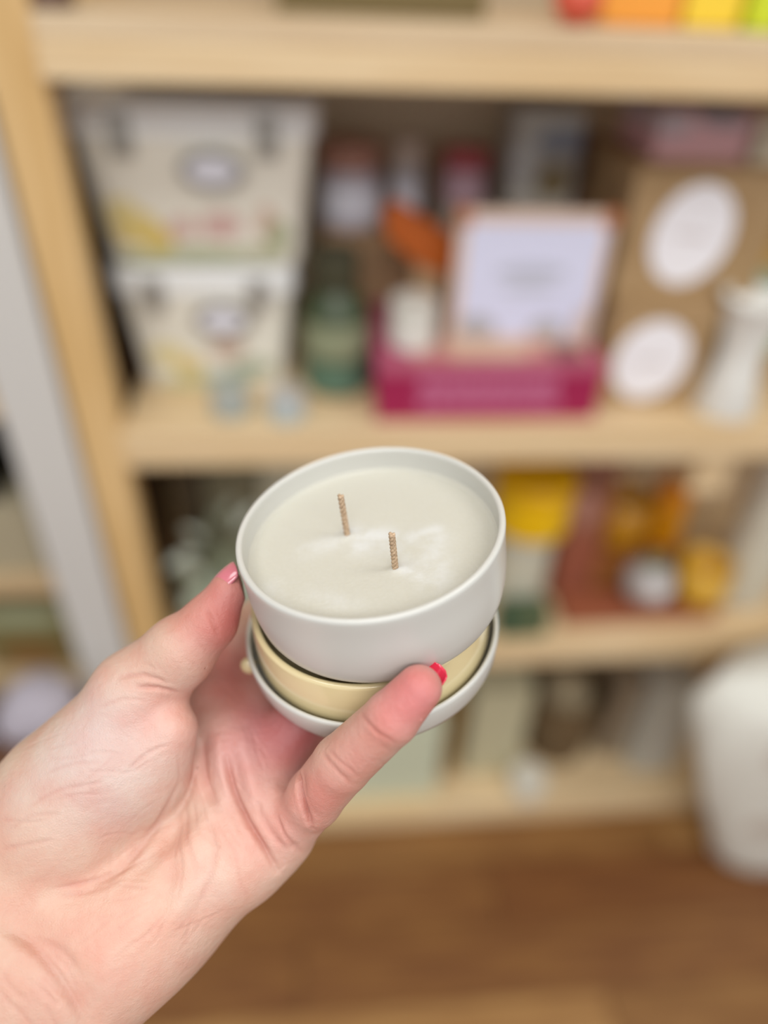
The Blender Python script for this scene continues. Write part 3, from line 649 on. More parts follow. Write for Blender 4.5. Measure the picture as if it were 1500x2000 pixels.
def smin(a, b, k):
    h = np.clip(0.5 + 0.5 * (b - a) / k, 0, 1)
    return b * (1 - h) + a * h - k * h * (1 - h)

def sd_cyl(P, c, n, R, h0, h1, rd):
    v = P - c; t = v @ n; rad = np.sqrt(np.maximum((v * v).sum(1) - t * t, 0))
    # axis runs from -h0 down to -h1
    mid = -(h0 + h1) / 2; half = (h1 - h0) / 2
    dx = rad - (R - rd); dy = np.abs(t - mid) - (half - rd)
    return np.minimum(np.maximum(dx, dy), 0) + np.sqrt(np.maximum(dx, 0) ** 2 + np.maximum(dy, 0) ** 2) - rd

def hand_sdf(P):
    groups = {}
    for g, k, a, b, r1, r2 in HAND:
        d = sd_round_cone(P, np.array(a), np.array(b), r1, r2) if a != b else np.sqrt(((P - np.array(a)) ** 2).sum(1)) - r1
        groups[g] = d if g not in groups else smin(groups[g], d, k)
    out = groups['palm']
    for g, k in HAND_JOIN:
        out = smin(out, groups[g], k)
    for c, n, R, h0, h1, rd in TINS:
        out = np.maximum(out, -sd_cyl(P, np.array(c), np.array(n), R, h0, h1, rd) + 0.0007)
    return out

CREASES = [(((-0.05150, 0.13632, 1.27563), (-0.04812, 0.13622, 1.27555), (-0.04500, 0.13630, 1.27503), (-0.04250, 0.13644, 1.27371), (-0.04033, 0.13711, 1.27150)), 0.0006, 0.0004, 0.35),
  (((-0.02771, 0.13170, 1.25016), (-0.02715, 0.12863, 1.24890), (-0.02666, 0.12564, 1.24756), (-0.02607, 0.12276, 1.24622), (-0.02522, 0.11992, 1.24504), (-0.02399, 0.11708, 1.24413), (-0.02253, 0.11431, 1.24330), (-0.02099, 0.11179, 1.24230), (-0.01948, 0.10967, 1.24088), (-0.01750, 0.10745, 1.23846), (-0.01546, 0.10583, 1.23530), (-0.01351, 0.10493, 1.23065)), 0.003, 0.0016, 0.12),
  (((-0.00620, 0.11810, 1.25996), (-0.00635, 0.11442, 1.25905), (-0.00628, 0.11193, 1.25632), (-0.00541, 0.10968, 1.25310), (-0.00431, 0.10844, 1.24806)), 0.0022, 0.001, 0.12),
  (((-0.03695, 0.14096, 1.25041), (-0.03645, 0.13782, 1.24962), (-0.03603, 0.13483, 1.24868), (-0.03560, 0.13212, 1.24749), (-0.03498, 0.12958, 1.24629), (-0.03373, 0.12627, 1.24505), (-0.03222, 0.12307, 1.24400), (-0.03071, 0.11984, 1.24311)), 0.0026, 0.0009, 0.08),
  (((-0.02484, 0.13920, 1.25188), (-0.02431, 0.13545, 1.25130), (-0.02383, 0.13203, 1.25037), (-0.02315, 0.12862, 1.24926), (-0.02239, 0.12597, 1.24829), (-0.02149, 0.12329, 1.24722), (-0.02054, 0.12057, 1.24619), (-0.01961, 0.11786, 1.24527)), 0.0026, -0.0009, 0),
  (((-0.03156, 0.13804, 1.25150), (-0.03121, 0.13505, 1.25075), (-0.03090, 0.13231, 1.24973), (-0.03034, 0.12955, 1.24850), (-0.02931, 0.12654, 1.24719), (-0.02800, 0.12338, 1.24590), (-0.02671, 0.12023, 1.24469)), 0.0022, -0.0007, 0),
  (((-0.01549, 0.12482, 1.24667), (-0.01459, 0.12218, 1.24566), (-0.01367, 0.11918, 1.24531), (-0.01265, 0.11567, 1.24561), (-0.01161, 0.11266, 1.24471), (-0.01062, 0.11044, 1.24219), (-0.00968, 0.10885, 1.23851)), 0.0024, -0.0008, 0),
  (((-0.04736, 0.10539, 1.23585), (-0.04520, 0.10667, 1.23632), (-0.04290, 0.10786, 1.23690), (-0.04061, 0.10902, 1.23761), (-0.03847, 0.11022, 1.23845), (-0.03665, 0.11159, 1.23935), (-0.03498, 0.11377, 1.24027), (-0.03380, 0.11634, 1.24105), (-0.03274, 0.11892, 1.24208), (-0.03153, 0.12129, 1.24342)), 0.003, -0.0006, 0),
  (((-0.05402, 0.10350, 1.23486), (-0.05199, 0.10531, 1.23538), (-0.04986, 0.10711, 1.23585), (-0.04775, 0.10897, 1.23634), (-0.04579, 0.11094, 1.23685), (-0.04413, 0.11313, 1.23738), (-0.04287, 0.11560, 1.23791), (-0.04190, 0.11826, 1.23853), (-0.04104, 0.12086, 1.23951), (-0.04011, 0.12325, 1.24097), (-0.03906, 0.12551, 1.24258)), 0.0026, 0.0006, 0.05),
  (((-0.03721, 0.11727, 1.24014), (-0.03726, 0.11443, 1.23968), (-0.03727, 0.11167, 1.23917), (-0.03733, 0.10908, 1.23843), (-0.03747, 0.10667, 1.23748), (-0.03772, 0.10442, 1.23637), (-0.03812, 0.10233, 1.23513), (-0.03880, 0.10001, 1.23356), (-0.03966, 0.09781, 1.23194), (-0.04060, 0.09571, 1.23029), (-0.04159, 0.09367, 1.22856), (-0.04255, 0.09169, 1.22668)), 0.0028, -0.0006, 0),
  (((-0.04263, 0.11864, 1.23834), (-0.04261, 0.11566, 1.23799), (-0.04252, 0.11260, 1.23775), (-0.04247, 0.10970, 1.23736), (-0.04251, 0.10704, 1.23675), (-0.04265, 0.10467, 1.23601), (-0.04293, 0.10261, 1.23521), (-0.04360, 0.10007, 1.23403), (-0.04448, 0.09798, 1.23293), (-0.04543, 0.09608, 1.23184), (-0.04637, 0.09417, 1.23061)), 0.0022, 0.0004, 0.05),
  (((-0.08597, 0.09707, 1.23299), (-0.08360, 0.09609, 1.23213), (-0.08119, 0.09512, 1.23138), (-0.07876, 0.09400, 1.23069), (-0.07636, 0.09260, 1.22999), (-0.07407, 0.09095, 1.22922), (-0.07188, 0.08915, 1.22832), (-0.06975, 0.08720, 1.22719), (-0.06766, 0.08508, 1.22569), (-0.06629, 0.08355, 1.22438), (-0.06498, 0.08196, 1.22271), (-0.06376, 0.08039, 1.22066), (-0.06264, 0.07889, 1.21820), (-0.06163, 0.07754, 1.21528), (-0.06077, 0.07641, 1.21183)), 0.0034, 0.0012, 0.05),
  (((-0.00700, 0.11995, 1.25720), (-0.00719, 0.11659, 1.25821), (-0.00723, 0.11441, 1.25731), (-0.00667, 0.11219, 1.25603), (-0.00580, 0.11028, 1.25402), (-0.00470, 0.10883, 1.25109), (-0.00352, 0.10865, 1.24577)), 0.0007, 0.0013, 0.6),
  (((-0.02892, 0.13186, 1.25003), (-0.02828, 0.12868, 1.24867), (-0.02766, 0.12561, 1.24725), (-0.02679, 0.12267, 1.24595), (-0.02555, 0.11992, 1.24493), (-0.02407, 0.11722, 1.24417), (-0.02240, 0.11447, 1.24341), (-0.02049, 0.11163, 1.24228), (-0.01848, 0.10914, 1.24043), (-0.01673, 0.10729, 1.23812), (-0.01485, 0.10567, 1.23458), (-0.01326, 0.10495, 1.23000)), 0.0008, 0.0013, 0.5),
  (((-0.03671, 0.13792, 1.24956), (-0.03626, 0.13494, 1.24865), (-0.03594, 0.13223, 1.24738), (-0.03555, 0.12968, 1.24601), (-0.03487, 0.12709, 1.24494), (-0.03342, 0.12373, 1.24382), (-0.03161, 0.12041, 1.24302), (-0.02981, 0.11707, 1.24238)), 0.001, 0.0006, 0.3),
  (((-0.04056, 0.12460, 1.24934), (-0.04203, 0.12245, 1.24770), (-0.04354, 0.12049, 1.24570), (-0.04527, 0.11912, 1.24278), (-0.04721, 0.11817, 1.23930), (-0.04892, 0.11655, 1.23723), (-0.05043, 0.11437, 1.23640), (-0.05192, 0.11215, 1.23585), (-0.05342, 0.11002, 1.23547), (-0.05500, 0.10812, 1.23511), (-0.05667, 0.10656, 1.23471), (-0.05895, 0.10514, 1.23421), (-0.06139, 0.10415, 1.23378), (-0.06386, 0.10331, 1.23345), (-0.06628, 0.10239, 1.23309)), 0.0012, 0.0006, 0.25),
  (((-0.03779, 0.13231, 1.25011), (-0.03817, 0.13030, 1.24711), (-0.03847, 0.12800, 1.24452), (-0.03906, 0.12551, 1.24258), (-0.04027, 0.12321, 1.24094), (-0.04187, 0.12107, 1.23940), (-0.04340, 0.11881, 1.23813)), 0.0009, 0.0004, 0.25),
  (((-0.01965, 0.11917, 1.24573), (-0.01830, 0.11582, 1.24463), (-0.01666, 0.11272, 1.24317), (-0.01499, 0.11092, 1.24172), (-0.01305, 0.10934, 1.23983), (-0.01114, 0.10813, 1.23725)), 0.0009, 0.0004, 0.25),
  (((-0.01309, 0.11464, 1.24477), (-0.01214, 0.11219, 1.24358), (-0.01100, 0.11026, 1.24155), (-0.00910, 0.10891, 1.23858), (-0.00699, 0.10871, 1.23340)), 0.0008, 0.0004, 0.25),
  (((0.00949, 0.11836, 1.28365), (0.01106, 0.11424, 1.28512), (0.01290, 0.11181, 1.28472), (0.01528, 0.11035, 1.28391), (0.01795, 0.10995, 1.28189)), 0.0006, 0.00022, 0.3),
  (((0.01021, 0.11557, 1.28459), (0.01212, 0.11258, 1.28487), (0.01412, 0.11071, 1.28366)), 0.0005, 0.00012, 0.15),
  (((-0.00077, 0.11670, 1.27022), (0.00091, 0.11363, 1.27101), (0.00270, 0.11136, 1.27061), (0.00488, 0.10967, 1.26904), (0.00726, 0.10909, 1.26563)), 0.0006, 0.00022, 0.3),
  (((0.00085, 0.11625, 1.27210), (0.00256, 0.11341, 1.27296), (0.00441, 0.11134, 1.27273), (0.00670, 0.10984, 1.27165), (0.00921, 0.10936, 1.26897)), 0.0005, 0.00015, 0.2),
  (((-0.03213, 0.14965, 1.29168), (-0.03100, 0.14795, 1.29070), (-0.02999, 0.14659, 1.28929), (-0.02915, 0.14549, 1.28741), (-0.02845, 0.14486, 1.28493)), 0.0006, 0.0003, 0.35),
  (((-0.05702, 0.13921, 1.27615), (-0.05294, 0.13891, 1.27733), (-0.04901, 0.13847, 1.27804), (-0.04546, 0.13746, 1.27753), (-0.04221, 0.13689, 1.27586)), 0.0006, 0.0003, 0.25),
  (((-0.04782, 0.13401, 1.27216), (-0.05108, 0.13407, 1.27321), (-0.05449, 0.13426, 1.27341), (-0.05803, 0.13390, 1.27226), (-0.06177, 0.13367, 1.27026)), 0.0005, 0.00012, 0.15),
  (((-0.04253, 0.12638, 1.26272), (-0.04520, 0.12567, 1.26250), (-0.04791, 0.12485, 1.26185), (-0.05055, 0.12323, 1.26063), (-0.05314, 0.12130, 1.25931)), 0.0006, 0.0002, 0.15),
  (((-0.05963, 0.12236, 1.26183), (-0.06229, 0.12243, 1.26199), (-0.06503, 0.12268, 1.26189), (-0.06785, 0.12284, 1.26137), (-0.07071, 0.12271, 1.26037), (-0.07360, 0.12242, 1.25906), (-0.07654, 0.12220, 1.25765)), 0.0005, 0.00012, 0.15),
  (((-0.06216, 0.11859, 1.25834), (-0.06532, 0.11833, 1.25802), (-0.06856, 0.11823, 1.25746), (-0.07170, 0.11800, 1.25655), (-0.07458, 0.11742, 1.25528), (-0.07728, 0.11658, 1.25389), (-0.07997, 0.11572, 1.25251)), 0.0005, 0.00012, 0.15),
  (((-0.07018, 0.11366, 1.25249), (-0.07291, 0.11377, 1.25241), (-0.07570, 0.11395, 1.25219), (-0.07835, 0.11393, 1.25164), (-0.08195, 0.11319, 1.24990), (-0.08551, 0.11234, 1.24754)), 0.0006, 0.00015, 0.15),
  (((-0.07155, 0.10939, 1.24742), (-0.07419, 0.10914, 1.24731), (-0.07691, 0.10902, 1.24697), (-0.07955, 0.10901, 1.24644), (-0.08322, 0.10911, 1.24536), (-0.08687, 0.10939, 1.24396)), 0.0006, 0.00015, 0.15),
  (((-0.07395, 0.10265, 1.23503), (-0.07144, 0.10307, 1.23479), (-0.06895, 0.10350, 1.23445), (-0.06643, 0.10398, 1.23416), (-0.06388, 0.10455, 1.23403), (-0.06120, 0.10524, 1.23410), (-0.05841, 0.10598, 1.23440), (-0.05569, 0.10670, 1.23490), (-0.05328, 0.10743, 1.23538), (-0.04973, 0.10903, 1.23604), (-0.04668, 0.11070, 1.23666)), 0.0006, 0.00018, 0.25),
  (((-0.07268, 0.10118, 1.23308), (-0.06969, 0.10161, 1.23293), (-0.06655, 0.10194, 1.23292), (-0.06348, 0.10218, 1.23320), (-0.06080, 0.10246, 1.23363), (-0.05716, 0.10352, 1.23438), (-0.05424, 0.10483, 1.23501)), 0.0006, 0.00015, 0.2),
  (((-0.08557, 0.09492, 1.23197), (-0.08284, 0.09376, 1.23106), (-0.08007, 0.09256, 1.23024), (-0.07736, 0.09103, 1.22939), (-0.07478, 0.08905, 1.22834), (-0.07236, 0.08685, 1.22706), (-0.07015, 0.08470, 1.22556), (-0.06818, 0.08258, 1.22374), (-0.06646, 0.08056, 1.22154), (-0.06501, 0.07893, 1.21920), (-0.06330, 0.07737, 1.21604), (-0.06188, 0.07625, 1.21260)), 0.0012, 0.0007, 0.15),
  (((-0.07765, 0.09265, 1.23008), (-0.07475, 0.09149, 1.22948), (-0.07184, 0.09032, 1.22890), (-0.06937, 0.08908, 1.22827), (-0.06696, 0.08702, 1.22703), (-0.06512, 0.08499, 1.22547)), 0.001, 0.0004, 0.15),
  (((-0.04071, 0.12325, 1.24112), (-0.04019, 0.12032, 1.23967), (-0.03951, 0.11680, 1.23917), (-0.03876, 0.11336, 1.23900), (-0.03800, 0.11055, 1.23867), (-0.03637, 0.10689, 1.23780), (-0.03473, 0.10419, 1.23660)), 0.0007, 0.0002, 0.15),
  (((-0.03269, 0.11629, 1.24135), (-0.03195, 0.11357, 1.24086), (-0.03114, 0.11102, 1.24026), (-0.03058, 0.10853, 1.23941), (-0.03060, 0.10598, 1.23817), (-0.03121, 0.10389, 1.23674), (-0.03225, 0.10184, 1.23483), (-0.03353, 0.09980, 1.23271), (-0.03487, 0.09776, 1.23053), (-0.03609, 0.09578, 1.22839)), 0.0008, 0.0002, 0.15),
  (((-0.07905, 0.11757, 1.25399), (-0.07583, 0.11687, 1.25451), (-0.07271, 0.11638, 1.25489), (-0.06970, 0.11624, 1.25531), (-0.06674, 0.11627, 1.25565)), 0.00042, 4.91283e-05, 0.0313168),
  (((-0.05687, 0.12055, 1.25956), (-0.05425, 0.12081, 1.25912), (-0.05173, 0.12132, 1.25887), (-0.04950, 0.12241, 1.25939), (-0.04733, 0.12366, 1.26025)), 0.00042, 9.76971e-05, 0.0776353),
  (((-0.06444, 0.12466, 1.26340), (-0.06161, 0.12457, 1.26367), (-0.05888, 0.12453, 1.26359), (-0.05623, 0.12433, 1.26296), (-0.05361, 0.12407, 1.26214)), 0.00042, 9.16989e-05, 0.0971411),
  (((-0.08247, 0.11323, 1.24972), (-0.08059, 0.11305, 1.25027), (-0.07875, 0.11290, 1.25069), (-0.07695, 0.11276, 1.25095), (-0.07518, 0.11265, 1.25110)), 0.00042, 9.95282e-05, 0.0772749),
  (((-0.06169, 0.11051, 1.24464), (-0.05953, 0.11140, 1.24443), (-0.05739, 0.11231, 1.24381), (-0.05531, 0.11318, 1.24209), (-0.05335, 0.11430, 1.23952)), 0.00042, 9.54573e-05, 0.0744621),
  (((-0.05471, 0.11288, 1.23776), (-0.05292, 0.11389, 1.23714), (-0.05105, 0.11480, 1.23677), (-0.04912, 0.11561, 1.23671), (-0.04713, 0.11631, 1.23693)), 0.00042, 0.000105825, 0.0736162),
  (((-0.06390, 0.12082, 1.26054), (-0.06152, 0.12076, 1.26053), (-0.05920, 0.12082, 1.26032), (-0.05691, 0.12095, 1.25999), (-0.05462, 0.12113, 1.25957)), 0.00042, 8.18597e-05, 0.0884252),
  (((-0.05655, 0.11272, 1.24357), (-0.05385, 0.11436, 1.24543), (-0.05099, 0.11578, 1.24751), (-0.04806, 0.11739, 1.24875), (-0.04521, 0.11944, 1.24914)), 0.00042, 8.72902e-05, 0.04631),
  (((-0.05851, 0.10939, 1.23629), (-0.05614, 0.11107, 1.23642), (-0.05370, 0.11273, 1.23647), (-0.05106, 0.11420, 1.23643), (-0.04827, 0.11545, 1.23666)), 0.00042, 5.83009e-05, 0.113161),
  (((-0.06652, 0.11807, 1.25763), (-0.06356, 0.11937, 1.25919), (-0.06073, 0.12089, 1.26060), (-0.05817, 0.12275, 1.26196), (-0.05571, 0.12479, 1.26323)), 0.00042, 5.05766e-05, 0.11006),
  (((-0.07474, 0.12580, 1.26023), (-0.07067, 0.12466, 1.26153), (-0.06689, 0.12405, 1.26244), (-0.06342, 0.12425, 1.26328), (-0.06011, 0.12485, 1.26391)), 0.00042, 4.7784e-05, 0.0914533),
  (((-0.08792, 0.11565, 1.24867), (-0.08348, 0.11404, 1.24994), (-0.07943, 0.11305, 1.25064), (-0.07567, 0.11292, 1.25128), (-0.07203, 0.11312, 1.25182)), 0.00042, 7.68415e-05, 0.129851),
  (((-0.07624, 0.12859, 1.26035), (-0.07379, 0.12816, 1.26159), (-0.07142, 0.12783, 1.26266), (-0.06910, 0.12754, 1.26360), (-0.06685, 0.12737, 1.26437)), 0.00042, 7.07e-05, 0.0910467),
  (((-0.08751, 0.13317, 1.25294), (-0.08324, 0.13278, 1.25609), (-0.07899, 0.13231, 1.25916), (-0.07474, 0.13175, 1.26190), (-0.07064, 0.13133, 1.26426)), 0.00042, 0.00010149, 0.0677789),
  (((-0.07051, 0.11671, 1.25564), (-0.06767, 0.11674, 1.25611), (-0.06489, 0.11680, 1.25634), (-0.06214, 0.11677, 1.25612), (-0.05945, 0.11680, 1.25559)), 0.00042, 8.40679e-05, 0.124062),
  (((-0.06770, 0.11776, 1.25715), (-0.06549, 0.11804, 1.25770), (-0.06330, 0.11834, 1.25810), (-0.06109, 0.11859, 1.25826), (-0.05891, 0.11889, 1.25824)), 0.00042, 0.000106601, 0.0821127),
  (((-0.03199, 0.13221, 1.24930), (-0.03230, 0.13037, 1.24818), (-0.03257, 0.12859, 1.24698), (-0.03265, 0.12675, 1.24585), (-0.03267, 0.12488, 1.24477)), 0.00042, 8.37953e-05, 0.0932181),
  (((-0.04092, 0.11897, 1.23904), (-0.04129, 0.11599, 1.23843), (-0.04156, 0.11293, 1.23805), (-0.04175, 0.10997, 1.23757), (-0.04193, 0.10718, 1.23687)), 0.00042, 8.95379e-05, 0.103803),
  (((-0.04056, 0.12586, 1.25892), (-0.04062, 0.12500, 1.25526), (-0.04094, 0.12418, 1.25153), (-0.04179, 0.12285, 1.24874), (-0.04282, 0.12132, 1.24629)), 0.00042, 7.37477e-05, 0.0892672),
  (((-0.03791, 0.12706, 1.24359), (-0.03771, 0.12365, 1.24190), (-0.03728, 0.11998, 1.24077), (-0.03637, 0.11607, 1.24023), (-0.03534, 0.11216, 1.23986)), 0.00042, 6.39255e-05, 0.067716),
  (((-0.02655, 0.13237, 1.25053), (-0.02682, 0.12955, 1.24937), (-0.02719, 0.12690, 1.24805), (-0.02781, 0.12446, 1.24658), (-0.02853, 0.12214, 1.24500)), 0.00042, 5.90199e-05, 0.110381),
  (((-0.03810, 0.12914, 1.24527), (-0.03861, 0.12726, 1.24390), (-0.03907, 0.12541, 1.24250), (-0.03933, 0.12345, 1.24122), (-0.03947, 0.12131, 1.24026)), 0.00042, 6.52839e-05, 0.0633754),
  (((-0.02774, 0.12112, 1.24477), (-0.02664, 0.11832, 1.24384), (-0.02561, 0.11552, 1.24298), (-0.02476, 0.11280, 1.24200), (-0.02401, 0.11025, 1.24078)), 0.00042, 8.59646e-05, 0.11849),
  (((-0.03668, 0.12827, 1.24464), (-0.03564, 0.12573, 1.24384), (-0.03452, 0.12322, 1.24309), (-0.03316, 0.12071, 1.24258), (-0.03172, 0.11820, 1.24218)), 0.00042, 9.5827e-05, 0.113848),
  (((-0.04098, 0.12445, 1.25418), (-0.04049, 0.12472, 1.24894), (-0.04001, 0.12512, 1.24332), (-0.03899, 0.12319, 1.24119), (-0.03800, 0.12027, 1.24056), (-0.03716, 0.11722, 1.24015), (-0.03631, 0.11412, 1.23996)), 0.00042, 6.67528e-05, 0.0429689),
  (((-0.03768, 0.11337, 1.23937), (-0.03717, 0.11016, 1.23881), (-0.03663, 0.10721, 1.23789), (-0.03583, 0.10451, 1.23666), (-0.03500, 0.10207, 1.23502)), 0.00042, 7.14456e-05, 0.0709522),
  (((-0.03128, 0.13013, 1.24847), (-0.02893, 0.12765, 1.24794), (-0.02661, 0.12524, 1.24737), (-0.02433, 0.12292, 1.24674), (-0.02206, 0.12065, 1.24609), (-0.01982, 0.11841, 1.24545), (-0.01760, 0.11622, 1.24478)), 0.00042, 0.000107176, 0.0734352),
  (((-0.02549, 0.10994, 1.24041), (-0.02515, 0.10757, 1.23896), (-0.02484, 0.10536, 1.23726), (-0.02434, 0.10337, 1.23522), (-0.02353, 0.10171, 1.23270), (-0.02256, 0.10046, 1.22939), (-0.02174, 0.09991, 1.22450)), 0.00042, 8.67682e-05, 0.0819015),
  (((-0.03920, 0.12704, 1.24478), (-0.03864, 0.12444, 1.24192), (-0.03768, 0.12077, 1.24085), (-0.03650, 0.11688, 1.24032), (-0.03525, 0.11296, 1.24005)), 0.00042, 6.30817e-05, 0.111019),
  (((-0.04164, 0.11364, 1.23810), (-0.04069, 0.11040, 1.23790), (-0.03983, 0.10744, 1.23731), (-0.03940, 0.10477, 1.23634), (-0.03956, 0.10232, 1.23510), (-0.04007, 0.10001, 1.23369), (-0.04062, 0.09780, 1.23213)), 0.00042, 0.00010168, 0.0876953),
  (((-0.06674, 0.08974, 1.22866), (-0.06401, 0.09108, 1.22949), (-0.06132, 0.09249, 1.23038), (-0.05882, 0.09412, 1.23135), (-0.05638, 0.09586, 1.23230)), 0.00042, 8.67475e-05, 0.071375),
  (((-0.04244, 0.09254, 1.22767), (-0.04002, 0.09334, 1.22735), (-0.03759, 0.09417, 1.22696), (-0.03517, 0.09507, 1.22663), (-0.03276, 0.09604, 1.22647), (-0.03034, 0.09702, 1.22649), (-0.02788, 0.09796, 1.22662)), 0.00042, 8.34038e-05, 0.108233),
  (((-0.05789, 0.10299, 1.23419), (-0.05530, 0.10250, 1.23451), (-0.05276, 0.10203, 1.23471), (-0.05025, 0.10154, 1.23475), (-0.04778, 0.10108, 1.23464)), 0.00042, 0.000105417, 0.122177),
  (((-0.04343, 0.08756, 1.22032), (-0.04199, 0.08901, 1.22187), (-0.04055, 0.09050, 1.22333), (-0.03913, 0.09202, 1.22473), (-0.03772, 0.09358, 1.22612), (-0.03630, 0.09513, 1.22755), (-0.03487, 0.09667, 1.22903)), 0.00042, 5.34952e-05, 0.0571397),
  (((-0.06198, 0.09550, 1.23168), (-0.05817, 0.09554, 1.23205), (-0.05442, 0.09572, 1.23230), (-0.05074, 0.09616, 1.23248), (-0.04710, 0.09674, 1.23253)), 0.00042, 5.01266e-05, 0.0354834),
  (((-0.06032, 0.09707, 1.23245), (-0.05989, 0.09928, 1.23316), (-0.05949, 0.10160, 1.23372), (-0.05932, 0.10411, 1.23405), (-0.05936, 0.10666, 1.23455), (-0.05928, 0.10874, 1.23606), (-0.05883, 0.11017, 1.23881)), 0.00042, 5.6029e-05, 0.080212),
  (((-0.06017, 0.09907, 1.23307), (-0.05671, 0.09905, 1.23349), (-0.05334, 0.09921, 1.23382), (-0.05013, 0.09981, 1.23417), (-0.04698, 0.10060, 1.23445)), 0.00042, 7.52584e-05, 0.0491082),
  (((-0.05990, 0.10432, 1.23397), (-0.05681, 0.10403, 1.23450), (-0.05373, 0.10371, 1.23494), (-0.05067, 0.10332, 1.23518), (-0.04766, 0.10294, 1.23524)), 0.00042, 5.55931e-05, 0.0478556),
  (((-0.05738, 0.09148, 1.22987), (-0.05456, 0.09320, 1.23089), (-0.05165, 0.09489, 1.23179), (-0.04848, 0.09635, 1.23244), (-0.04522, 0.09779, 1.23292)), 0.00042, 9.36049e-05, 0.0731594),
  (((-0.05788, 0.09437, 1.23152), (-0.05485, 0.09559, 1.23223), (-0.05175, 0.09676, 1.23282), (-0.04845, 0.09766, 1.23317), (-0.04509, 0.09852, 1.23333)), 0.00042, 8.22588e-05, 0.0545083),
  (((-0.05030, 0.08988, 1.22768), (-0.04836, 0.09142, 1.22866), (-0.04646, 0.09301, 1.22964), (-0.04466, 0.09471, 1.23063), (-0.04290, 0.09648, 1.23161)), 0.00042, 0.000111577, 0.123648),
  (((-0.05588, 0.08761, 1.22668), (-0.05360, 0.08891, 1.22748), (-0.05126, 0.09019, 1.22820), (-0.04878, 0.09135, 1.22871), (-0.04624, 0.09250, 1.22910)), 0.00042, 5.86202e-05, 0.111322),
  (((-0.02329, 0.12211, 1.24655), (-0.02178, 0.11945, 1.24564), (-0.02045, 0.11675, 1.24477), (-0.01960, 0.11402, 1.24378), (-0.01896, 0.11152, 1.24239)), 0.00042, 8.94691e-05, 0.0403133),
  (((-0.02476, 0.14153, 1.25189), (-0.02399, 0.13931, 1.25171), (-0.02316, 0.13727, 1.25141), (-0.02210, 0.13550, 1.25096), (-0.02097, 0.13381, 1.25049)), 0.00042, 5.64259e-05, 0.03993),
  (((-0.02118, 0.13655, 1.25095), (-0.01998, 0.13468, 1.25051), (-0.01878, 0.13289, 1.25000), (-0.01755, 0.13125, 1.24937), (-0.01632, 0.12972, 1.24861)), 0.00042, 0.000109076, 0.0973535),
  (((-0.01882, 0.11833, 1.24546), (-0.01865, 0.11662, 1.24489), (-0.01855, 0.11496, 1.24430), (-0.01863, 0.11340, 1.24357), (-0.01878, 0.11194, 1.24269)), 0.00042, 0.000103719, 0.0811326),
  (((-0.02221, 0.13901, 1.25132), (-0.02117, 0.13699, 1.25100), (-0.02033, 0.13500, 1.25061), (-0.01999, 0.13294, 1.25018), (-0.01983, 0.13092, 1.24967)), 0.00042, 7.26973e-05, 0.0863977),
  (((-0.02147, 0.13727, 1.25108), (-0.02057, 0.13413, 1.25050), (-0.01964, 0.13122, 1.24972), (-0.01852, 0.12855, 1.24876), (-0.01736, 0.12603, 1.24767)), 0.00042, 0.000102748, 0.069373),
  (((-0.02608, 0.13145, 1.25021), (-0.02585, 0.12959, 1.24950), (-0.02557, 0.12778, 1.24878), (-0.02510, 0.12600, 1.24806), (-0.02458, 0.12425, 1.24734)), 0.00042, 8.50217e-05, 0.127306),
  (((-0.02720, 0.12561, 1.24739), (-0.02619, 0.12281, 1.24621), (-0.02504, 0.12005, 1.24515), (-0.02346, 0.11733, 1.24438), (-0.02177, 0.11468, 1.24366)), 0.00042, 9.71699e-05, 0.0817092),
  (((-0.02795, 0.11349, 1.24159), (-0.02668, 0.11201, 1.24124), (-0.02546, 0.11060, 1.24076), (-0.02433, 0.10925, 1.24011), (-0.02324, 0.10800, 1.23928)), 0.00042, 0.000102371, 0.121661),
  (((-0.02711, 0.11701, 1.24315), (-0.02586, 0.11516, 1.24275), (-0.02468, 0.11335, 1.24228), (-0.02366, 0.11159, 1.24163), (-0.02272, 0.10996, 1.24076)), 0.00042, 6.39426e-05, 0.0885617),
  (((-0.03138, 0.12146, 1.24356), (-0.03010, 0.11943, 1.24316), (-0.02902, 0.11740, 1.24272), (-0.02851, 0.11533, 1.24213), (-0.02819, 0.11329, 1.24146)), 0.00042, 9.93733e-05, 0.0713201),
  (((-0.01889, 0.11307, 1.24337), (-0.01811, 0.11173, 1.24258), (-0.01730, 0.11049, 1.24163), (-0.01639, 0.10941, 1.24054), (-0.01545, 0.10844, 1.23928)), 0.00042, 8.35643e-05, 0.068275),
  (((-0.03470, 0.11982, 1.24170), (-0.03414, 0.11784, 1.24130), (-0.03346, 0.11585, 1.24104), (-0.03247, 0.11394, 1.24085), (-0.03140, 0.11215, 1.24057)), 0.00042, 0.000119385, 0.077959),
  (((-0.02668, 0.11650, 1.24307), (-0.02452, 0.11470, 1.24293), (-0.02250, 0.11291, 1.24263), (-0.02088, 0.11109, 1.24185), (-0.01940, 0.10941, 1.24066)), 0.00042, 8.3691e-05, 0.102071),
  (((-0.01933, 0.11690, 1.24495), (-0.01767, 0.11504, 1.24436), (-0.01625, 0.11328, 1.24346), (-0.01548, 0.11144, 1.24219), (-0.01495, 0.10973, 1.24058)), 0.00042, 6.60721e-05, 0.0534779),
  (((-0.02378, 0.11178, 1.24171), (-0.02193, 0.11070, 1.24139), (-0.02013, 0.10971, 1.24086), (-0.01841, 0.10877, 1.24005), (-0.01675, 0.10795, 1.23896)), 0.00042, 6.32736e-05, 0.0558623),
  (((-0.03576, 0.11345, 1.24001), (-0.03377, 0.11201, 1.24017), (-0.03192, 0.11064, 1.24007), (-0.03036, 0.10914, 1.23966), (-0.02892, 0.10768, 1.23904)), 0.00042, 0.000110557, 0.0613417),
